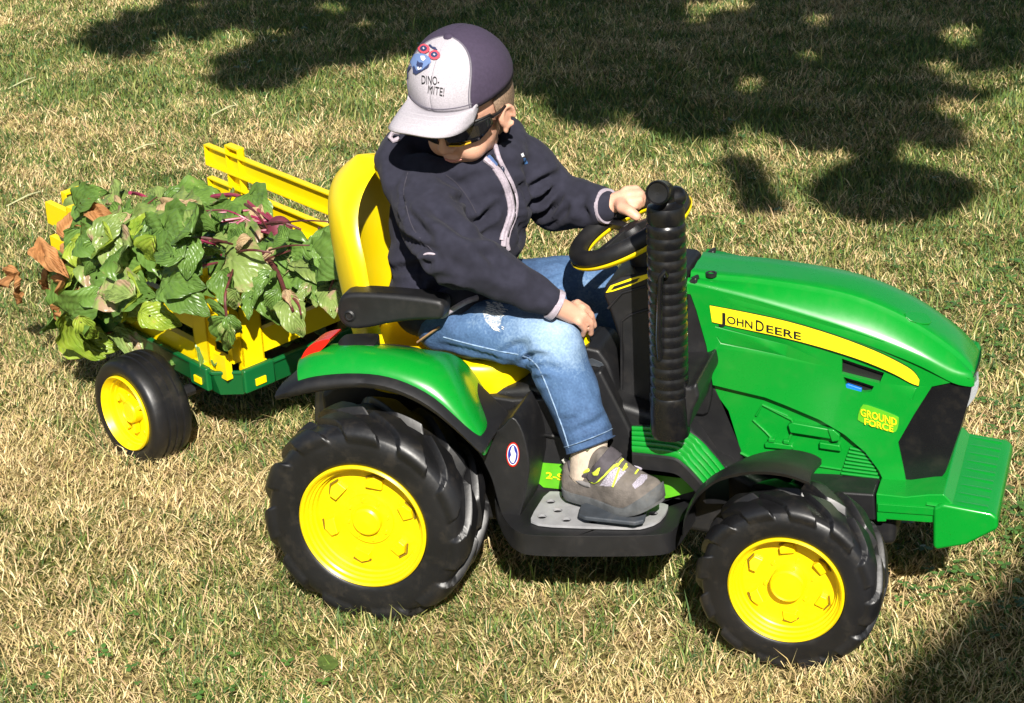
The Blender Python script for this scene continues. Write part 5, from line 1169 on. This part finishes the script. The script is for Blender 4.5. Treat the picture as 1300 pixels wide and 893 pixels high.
# jeans
jn = chain([(P1+Vector((0, .0, .0)), .052), (P1.lerp(K1, .5), .0485), (K1, .0475), (K1.lerp(A1, .35), .0468), (K1.lerp(A1, .9), .0405), (A1, .0395), (A1+(A1-K1)*.08, .0405)], sub=3)
jn += chain([(P2, .060), (P2.lerp(K2, .5), .056), (K2, .048), (K2.lerp(A2, .35), .044), (A2, .038)], sub=3)+[sph((.085, 0, .460), (.062, .100, .048), None, 3)]
nm = remesh(jn, .0048, 8, .6); ntree = bvh(nm)
NF = [([(665, 462), (672, 448)], 0.0072, .005), ([(668, 458), (682, 452), (700, 456)], 0.0090, .006), ([(672, 470), (690, 464), (708, 470)], 0.0072, .006), ([(680, 485), (695, 478)], 0.0054, .006), ([(722, 548), (750, 540), (768, 528)], 0.0054, .006), ([(715, 535), (735, 533)], 0.0036, .006), ([(640, 450), (655, 440), (668, 438)], 0.0072, .007),
      ([(590, 455), (640, 466)], 0.0054, .008), ([(690, 350), (715, 345)], 0.0072, .008), ([(700, 365), (735, 350)], 0.0054, .008), ([(560, 440), (600, 446), (650, 460)], 0.0036, .006), ([(730, 500), (745, 515)], 0.0036, .008), ([(610, 380), (640, 392), (690, 400)], 0.0036, .01)]
folds(nm, ntree, NF, namp=.0055, ns=15, wfine=.0014); ntree = bvh(nm)
# flat cut at the hem
a = co_np(nm); ax_ = np.array((A1-K1).normalized()); s_ = (a-np.array(A1))@ax_; near = np.linalg.norm(a-np.array(A1), axis=1) < .07; k = near & (s_ > .004); a[k] -= ax_*(s_[k]-.004)[:, None]; set_np(nm, a)
DN, N, L, b = nodes('washed denim')
tc = N.new('ShaderNodeTexCoord'); n1 = N.new('ShaderNodeTexNoise'); n1.inputs['Scale'].default_value = 22; n1.inputs['Detail'].default_value = 7; n1.inputs['Roughness'].default_value = .62
n2 = N.new('ShaderNodeTexNoise'); n2.inputs['Scale'].default_value = 260; n2.inputs['Detail'].default_value = 3
for n in (n1, n2): L.new(tc.outputs['Object'], n.inputs['Vector'])
at = N.new('ShaderNodeAttribute'); at.attribute_name = 'fade'
ad = N.new('ShaderNodeMath'); ad.operation = 'MULTIPLY_ADD'; ad.inputs[1].default_value = .45; L.new(n1.outputs[0], ad.inputs[0]); L.new(at.outputs['Fac'], ad.inputs[2])
a2 = N.new('ShaderNodeMath'); a2.operation = 'MULTIPLY_ADD'; a2.inputs[1].default_value = .35; L.new(n2.outputs[0], a2.inputs[0]); L.new(ad.outputs[0], a2.inputs[2])
r = N.new('ShaderNodeValToRGB'); e_ = r.color_ramp.elements; e_[0].position = .28; e_[0].color = (.016, .040, .10, 1); e_[1].position = 1.05; e_[1].color = (.30, .42, .56, 1); q = e_.new(.60); q.color = (.060, .125, .25, 1)
L.new(a2.outputs[0], r.inputs[0]); L.new(r.outputs[0], b.inputs['Base Color']); b.inputs['Roughness'].default_value = .85
bp = N.new('ShaderNodeBump'); bp.inputs['Strength'].default_value = .5; bp.inputs['Distance'].default_value = .0015; L.new(n2.outputs[0], bp.inputs['Height']); L.new(bp.outputs[0], b.inputs['Normal'])
jeans = fin('jeans', nm, DN, boy, sharp=180, centre=False)
a = co_np(nm); f_ = np.zeros(len(a))
for c_, r_w, am in ((K1+Vector((.02, -.02, .03)), .06, .55), (P1.lerp(K1, .5)+Vector((0, -.02, .05)), .07, .28), (K2, .07, .4), (K1.lerp(A1, .4)+Vector((.02, -.03, 0)), .06, .12)):
    f_ += am*np.exp(-(np.linalg.norm(a-np.array(c_), axis=1)/r_w)**2)
at_ = nm.attributes.new('fade', 'FLOAT', 'POINT'); at_.data.foreach_set('value', f_.astype(np.float32))
SEAMB = mat('denim seam', (.20, .29, .42), .85, var=.3, vscale=200); SEAMD = mat('dark denim edge', (.03, .06, .13), .9)
ctube('seam', ntree, [(563, 428), (600, 438), (640, 447), (664, 452), (680, 462), (690, 480), (702, 510), (715, 545), (722, 568)], .0012, SEAMB, jeans, .0004)
for dz in (0, .012):
    cuff('hem', A1-Vector(ax_)*(-.004+dz), A1-K1, .0395, .0009, SEAMB if dz else SEAMD, jeans)
WTH = mat('white threads', (.62, .62, .60), .9)
for k in range(60):
    x, y = random.gauss(629, 6), random.uniform(385, 420); y += (x-629)*.2
    if abs(x-629) > 13: continue
    l = random.uniform(2, 6)
    ctube('thread', ntree, [(x-l/2, y-.5), (x, y), (x+l/2, y+1)], .0008, WTH, jeans, .0008, sm=1, n=4)
fin('worn_patch', castpatch(ntree, [(618, 388), (626, 383), (636, 384), (640, 396), (636, 414), (628, 420), (616, 408), (612, 396)], 1.0, .0004), mat('worn denim patch', (.12, .18, .28), .9, col2=(.5, .52, .52), vscale=260), jeans, smooth=False)
fin('belt_flap', tube_me([PY(531, 434, -.125), PY(545, 424, -.13), PY(557, 416, -.13)], .005, 8, flat=.4), BELT, jeans)
# socks and shoes
def shoe(Hb, fwd, up, mirror_=False, near=True):
    fwd = fwd.normalized(); up = (up-fwd*up.dot(fwd)).normalized(); lt = up.cross(fwd); R3 = Matrix((fwd, lt, up)).transposed()
    root = empty('shoe', Hb); root.parent = boy; root.location -= wl(boy)
    def q(x, y, z): return Hb+R3 @ Vector((x, y, z))
    Ls = .188
    def hwid(t): return .0265*(1-.0*t)*(1-max(0, (.08-t)/.08)**2*.5)+.0085*math.exp(-((t-.68)/.2)**2)-.018*max(0, (t-.85)/.15)**2
    def spring(t): return .024*max(0, (t-.62)/.38)**1.8+.003*max(0, (.15-t)/.15)
    rings = []
    for t in np.linspace(0, 1, 26):
        w = hwid(t)*1.03; z0 = spring(t); x = t*Ls
        zt_ = .0155+.004*(1-t)
        rings.append([q(x, -w, z0+zt_), q(x, -w*1.04, z0+zt_*.5), q(x, -w*.95, z0+.001), q(x, 0, z0), q(x, w*.95, z0+.001), q(x, w*1.04, z0+zt_*.5), q(x, w, z0+zt_), q(x, 0, z0+zt_)])
    fin('sole', loft_me(rings), RUBBER, root, sharp=50)
    rings = []
    for t in np.linspace(0.005, .985, 34):
        w = hwid(t)*.98; z0 = spring(t)+.012; x = t*Ls
        hgt = float(np.interp(t, [0, .06, .12, .22, .32, .42, .5, .6, .7, .85, .95, 1], [.040, .049, .052, .054, .074, .088, .082, .066, .054, .038, .028, .014]))
        ring = []
        for k in range(17):
            a = math.pi*k/16; c_, s__ = math.cos(a), math.sin(a); e = .62 if t > .4 else .55
            ring.append(q(x, -w*math.copysign(abs(c_)**e, c_)*(1-.22*(s__ > .5)*(t < .45)), z0+hgt*s__**.8))
        rings.append(ring+[q(x, w*.5, z0-.004), q(x, -w*.5, z0-.004)])
    up_me = loft_me(rings); up_o = fin('upper', up_me, SHOE, root, sharp=70)
    up_o.modifiers.new('s', 'SUBSURF').render_levels = 1
    # rubber toe bumper
    rings = []
    for t in np.linspace(.66, 1.0, 14):
        w = hwid(t)*1.05; z0 = spring(t)+.008; x = t*Ls+.002; hh = .006+.020*max(0, (t-.68)/.32)**.8
        rings.append([q(x, -w, z0), q(x, -w*1.0, z0+hh*.6), q(x, -w*.9, z0+hh), q(x, -w*.8, z0+hh), q(x, w*.8, z0+hh), q(x, w*.9, z0+hh), q(x, w, z0+hh*.6), q(x, w, z0)])
    fin('toe_cap', loft_me(rings), RUBBER, root, sharp=60)
    return root, up_o, q
f1 = PY(797, 640, -.170)-PY(724, 627, -.140); Hb = PY(722, 626, -.145)
s1, upo, q1 = shoe(Hb, f1+Vector((0, -.012, 0)), Vector((0, -.08, 1)))
ss_ = bvh(wmesh(upo))
SZ = lambda pts: fromzoom(pts, 690, 540, 5.583)
def sp(name, pts, m, lift=.001): 
    o = fin(name, castpatch(ss_, SZ(pts), .7, lift), m, s1, smooth=True)
    return o
sp('mesh_panel', [(395, 430), (470, 330), (520, 290), (590, 330), (560, 360), (500, 438)], MESHF, .0008); sp('mesh_panel', [(628, 420), (690, 350), (735, 350), (740, 380), (700, 425), (650, 456), (632, 440)], MESHF, .0008)
strap = fin('strap', castpatch(ss_, SZ([(318, 370), (330, 330), (440, 190), (500, 135), (560, 160), (585, 190), (520, 250), (440, 350), (380, 405), (340, 400)]), .7, .003), SHOED, s1, smooth=True, solid=.003)
fin('strap_logo', castpatch(ss_, SZ([(362, 335), (400, 300), (418, 295), (412, 320), (405, 350), (385, 352), (372, 352)]), .6, .0056), NEON, s1, smooth=False)
for l in ([(395, 395), (450, 340), (520, 280)], [(495, 435), (515, 380), (535, 310)], [(520, 300), (545, 262), (590, 222), (620, 215)], [(590, 300), (560, 325), (600, 260), (630, 250)], [(650, 350), (680, 310), (712, 285), (715, 255)], [(620, 240), (660, 235), (700, 250)], [(560, 215), (600, 250), (640, 265)], [(335, 395), (370, 405), (420, 372), (500, 290)]):
    ctube('neon_lace', ss_, SZ(l), .0016, NEON, s1, .0022)
for l in ([(655, 270), (700, 295)], [(640, 290), (690, 320)]): ctube('lace', ss_, SZ(l), .002, MESHF, s1, .002)
ctube('heel_band', ss_, SZ([(195, 345), (235, 385), (290, 415), (330, 425)]), .0038, mat('grey band', (.2, .19, .19), .6), s1, .0002, n=8)
fin('pull_loop', tube_me([PY(726, 597, -.15), PY(719, 590, -.15), PY(714, 584, -.15), PY(716, 583, -.146), PY(722, 588, -.145)], .0022, 6), mat('loop webbing', (.3, .3, .26), .9, var=.5, vscale=300), s1)
an = A1+(A1-K1).normalized()*.03
an2 = q1(.042, 0, .045)
ctube('collar_lining', ss_, SZ([(196, 240), (205, 275), (222, 310), (250, 330), (285, 335), (325, 318)]), .003, NEON, s1, .001, n=8); ctube('collar', ss_, SZ([(186, 262), (196, 310), (215, 345), (260, 360), (320, 350)]), .004, SHOED, s1, 0, n=8)
sockm = tube_me([A1+(K1-A1)*.25, A1, A1.lerp(an2, .5), an2, q1(.05, 0, .03)], [.031, .0295, .0275, .0265, .022], 36)
a = co_np(sockm); set_np(sockm, a); fin('sock', sockm, SOCK, boy)
fin('sock_emblem', tube_me([PY(745, 572, -.192), PY(750, 566, -.19)], .002, 5), mat('sock emblem', (.12, .14, .07), .9), boy)
s2, _, q2 = shoe(Vector((.325, .14, .235)), Vector((1, .05, 0)), Vector((0, 0, 1)))
fin('sock', tube_me([A2, Vector((.365, .14, .26))], [.026, .025], 20), SOCK, boy)
# ------------------------------------------------ off-frame surroundings that throw the shade on the lawn
def shade_pt(px, py, h):
    """where a leaf at height h must hang to shade the ground seen at (px,py)"""
    g = PZ(px, py, 0); return g+SUN*(h/SUN.z)
def inpoly(x, y, P):
    c = False; n = len(P)
    for i in range(n):
        x1, y1 = P[i]; x2, y2 = P[(i+1) % n]
        if (y1 > y) != (y2 > y) and x < (x2-x1)*(y-y1)/(y2-y1)+x1: c = not c
    return c
BL = [[(915, 207), (935, 203), (952, 208), (964, 230), (986, 266), (975, 272), (950, 273), (942, 250), (930, 225)],
      [(1032, 244), (1046, 226), (1078, 206), (1120, 208), (1178, 218), (1226, 234), (1230, 250), (1205, 266), (1175, 277), (1120, 285), (1074, 280), (1044, 263)]]
MAIN = [(95, 66), (135, 36), (180, 22), (230, 8), (262, -60), (100, -150), (-200, -280), (2200, -280), (2200, 60), (1500, 85), (1300, 82), (1262, 90), (1225, 86), (1160, 88), (1190, 120), (1240, 122), (1215, 132), (1172, 126), (1160, 145), (1185, 165), (1208, 185), (1200, 195), (1150, 180), (1110, 178), (1075, 188), (1040, 200), (1000, 184), (970, 170), (940, 150), (905, 182), (870, 180), (850, 172), (800, 152), (765, 160), (735, 165), (710, 150), (690, 130), (650, 118), (600, 90), (500, 68), (470, 88), (420, 92), (390, 100), (345, 124), (300, 118), (270, 100), (300, 72), (335, 60), (300, 44), (250, 50), (200, 60), (160, 76), (120, 72)]
HOLES = [(930, 8, 30, 12), (885, 20, 25, 14), (1030, 30, 22, 10), (1215, 50, 32, 16), (865, 92, 14, 6), (950, 112, 28, 12), (1020, 75, 20, 8), (1065, 100, 16, 6), (350, 45, 14, 7), (1075, 160, 24, 8), (420, 15, 22, 9)]
def leafcloud(test, box, n, h0, h1, size, every):
    vs, fs, tips = [], [], []; cnt = 0; tries = 0
    while cnt < n and tries < n*30:
        tries += 1
        px, py = random.uniform(box[0], box[2]), random.uniform(box[1], box[3])
        if not test(px, py): continue
        c = shade_pt(px, py, random.uniform(h0, h1)); cnt += 1
        if cnt % every == 0: tips.append(c)
        s = size*random.uniform(.6, 1.2)
        q = Vector((random.gauss(SUN.x, .55), random.gauss(SUN.y, .55), random.gauss(SUN.z, .55))).to_track_quat('Z', 'Y').to_matrix()
        i = len(vs); vs += [c+q @ Vector(v) for v in ((-s, 0, 0), (-s*.2, -s*.42, .1*s), (s*.6, -s*.3, 0), (s*1.1, 0, -.15*s), (s*.6, s*.3, 0), (-s*.2, s*.42, .1*s))]; fs.append([i, i+1, i+2, i+3, i+4, i+5])
    return vs, fs, tips
def t_main(x, y):
    wv = noise.noise(Vector((x/38, y/17, 3.1)))*16; wx = noise.noise(Vector((x/30, y/14, 7.7)))*22
    if not inpoly(x+wx+random.gauss(0, 3), y+4+wv*.8+random.gauss(0, 2), MAIN): return False
    if noise.noise(Vector((x/20, y/9, 1.7))) > .37 and y > -40: return False
    return not any(((x-a)/w)**2+((y-b)/h)**2 < 1 for a, b, w, h in HOLES)
base = Vector((5.8, 2.2, 0)); tree = empty('garden_tree', base, 'broad leafy garden tree right of the lawn, its boughs shading the far grass', 'tree')
fork = Vector((5.7, 2.3, 3.1))
vs, fs, tips = leafcloud(t_main, (0, -70, 1560, 205), 17000, 3.6, 4.3, .062, 60); v9, f9, _9 = leafcloud(t_main, (-200, -280, 2200, -60), 9000, 3.7, 5.5, .13, 10**6); f9 = [[i+len(vs) for i in q] for q in f9]; vs += v9; fs += f9
fin('crown', mesh(vs, fs), TREELEAF, tree, smooth=False)
for k in range(2):
    P = BL[k]; xs = [p[0] for p in P]; ys = [p[1] for p in P]
    v2, f2, t2 = leafcloud(lambda x, y: inpoly(x, y, [(a_, b_+2) for a_, b_ in P]), (min(xs), min(ys), max(xs), max(ys)), [900, 5200][k], 3.0, 3.25, .036, 10**6)
    fin('hanging_bough', mesh(v2, f2), TREELEAF, tree, smooth=False)
    c = shade_pt(sum(xs)/len(xs), sum(ys)/len(ys), 3.15); a_ = shade_pt(*[(930, 150), (1085, 120)][k], 3.8); m_ = shade_pt(*[(925, 195), (1100, 185)][k], 3.3)
    fin('limb', tube_me([a_, m_, c], [.02, .012, .006] if k == 0 else [.12, .09, .02], 7), BARK, tree)
fin('trunk', tube_me([base+Vector((0, 0, -.1)), base+Vector((.05, .02, 1.2)), fork], [.22, .17, .14], 12), BARK, tree)
for t in tips[::max(1, len(tips)//22)]:
    m_ = fork.lerp(t, .5)+Vector((random.uniform(-.1, .1), random.uniform(-.1, .1), .3)); fin('limb', tube_me([fork, m_, t], [.07, .03, .008], 7), BARK, tree)
# unseen shade caster added: its top edge throws the straight shadow at near right
g0, g1 = PZ(1110, 914, 0), PZ(1330, 718, 0); H = 4.2
e0, e1_ = g0+SUN*(H/SUN.z), g1+SUN*(H/SUN.z); d_ = (e1_-e0).normalized(); e0 = e0-d_*1.6; e1_ = e1_+d_*1.2
nn = Vector((d_.y, -d_.x, 0)).normalized()
shade_caster = empty('shade_block', (e0+e1_)/2*1.0-Vector((0, 0, H))+nn*.6, 'unseen timber block added behind the camera to cast the near right shadow', 'shadow caster')
shade_caster.location.z = 0; WL[shade_caster.name] = Vector(shade_caster.location)
rf = [e0, e1_, e1_+nn*1.5, e0+nn*1.5]
fin('shade_top', slab_me(rf, (0, 0, .06)), WOOD, shade_caster, bev=.005)
a0, a1 = e0+nn*.15+d_*.1, e1_+nn*.15-d_*.1; nb = 26
for i in range(nb):
    p = a0.lerp(a1, (i+.5)/nb); w_ = (a1-a0).length/nb*.94; p = Vector((p.x, p.y, 0)); q = d_*w_/2
    fin('shade_board', slab_me([p-q, p+q, p+q+Vector((0, 0, H-.005)), p-q+Vector((0, 0, H-.005))], nn*.025), WOOD, shade_caster)
# long dry stalks lying on the far left lawn
for (a, b, c, d, lab) in ((10, 113, 45, 98, 'pale dry stalk lying on the lawn at the far left edge'), (268, 147, 302, 133, 'pale dry stalk lying on the lawn between the tree shadows'), (8, 262, 52, 243, 'pale dry stalk on the lawn beside the yellow rear corner of the trailer'), (160, 195, 200, 182, 'thin pale stalk lying behind the trailer heap')):
    p, q = PZ(a, b, .02), PZ(c, d, .028)
    tag(fin('dry_stalk', tube_me([p, p.lerp(q, .5)+Vector((.01, .01, .008)), q], [.003, .0045, .002], 6, flat=.5), mat('pale stalk', (.42, .42, .22), .6)), lab, 'stalk')
tag(fin('fallen_leaf', slab_me([PZ(a, b, .022) for a, b in smoothpoly([(403, 838), (412, 832), (425, 836), (430, 845), (418, 852), (406, 848)], 2)], (0, 0, .002)), mat('green fallen leaf', (.06, .10, .02), .6, var=.3, vscale=80)), 'small green leaf lying on the dry grass in front of the rear wheel', 'leaf')
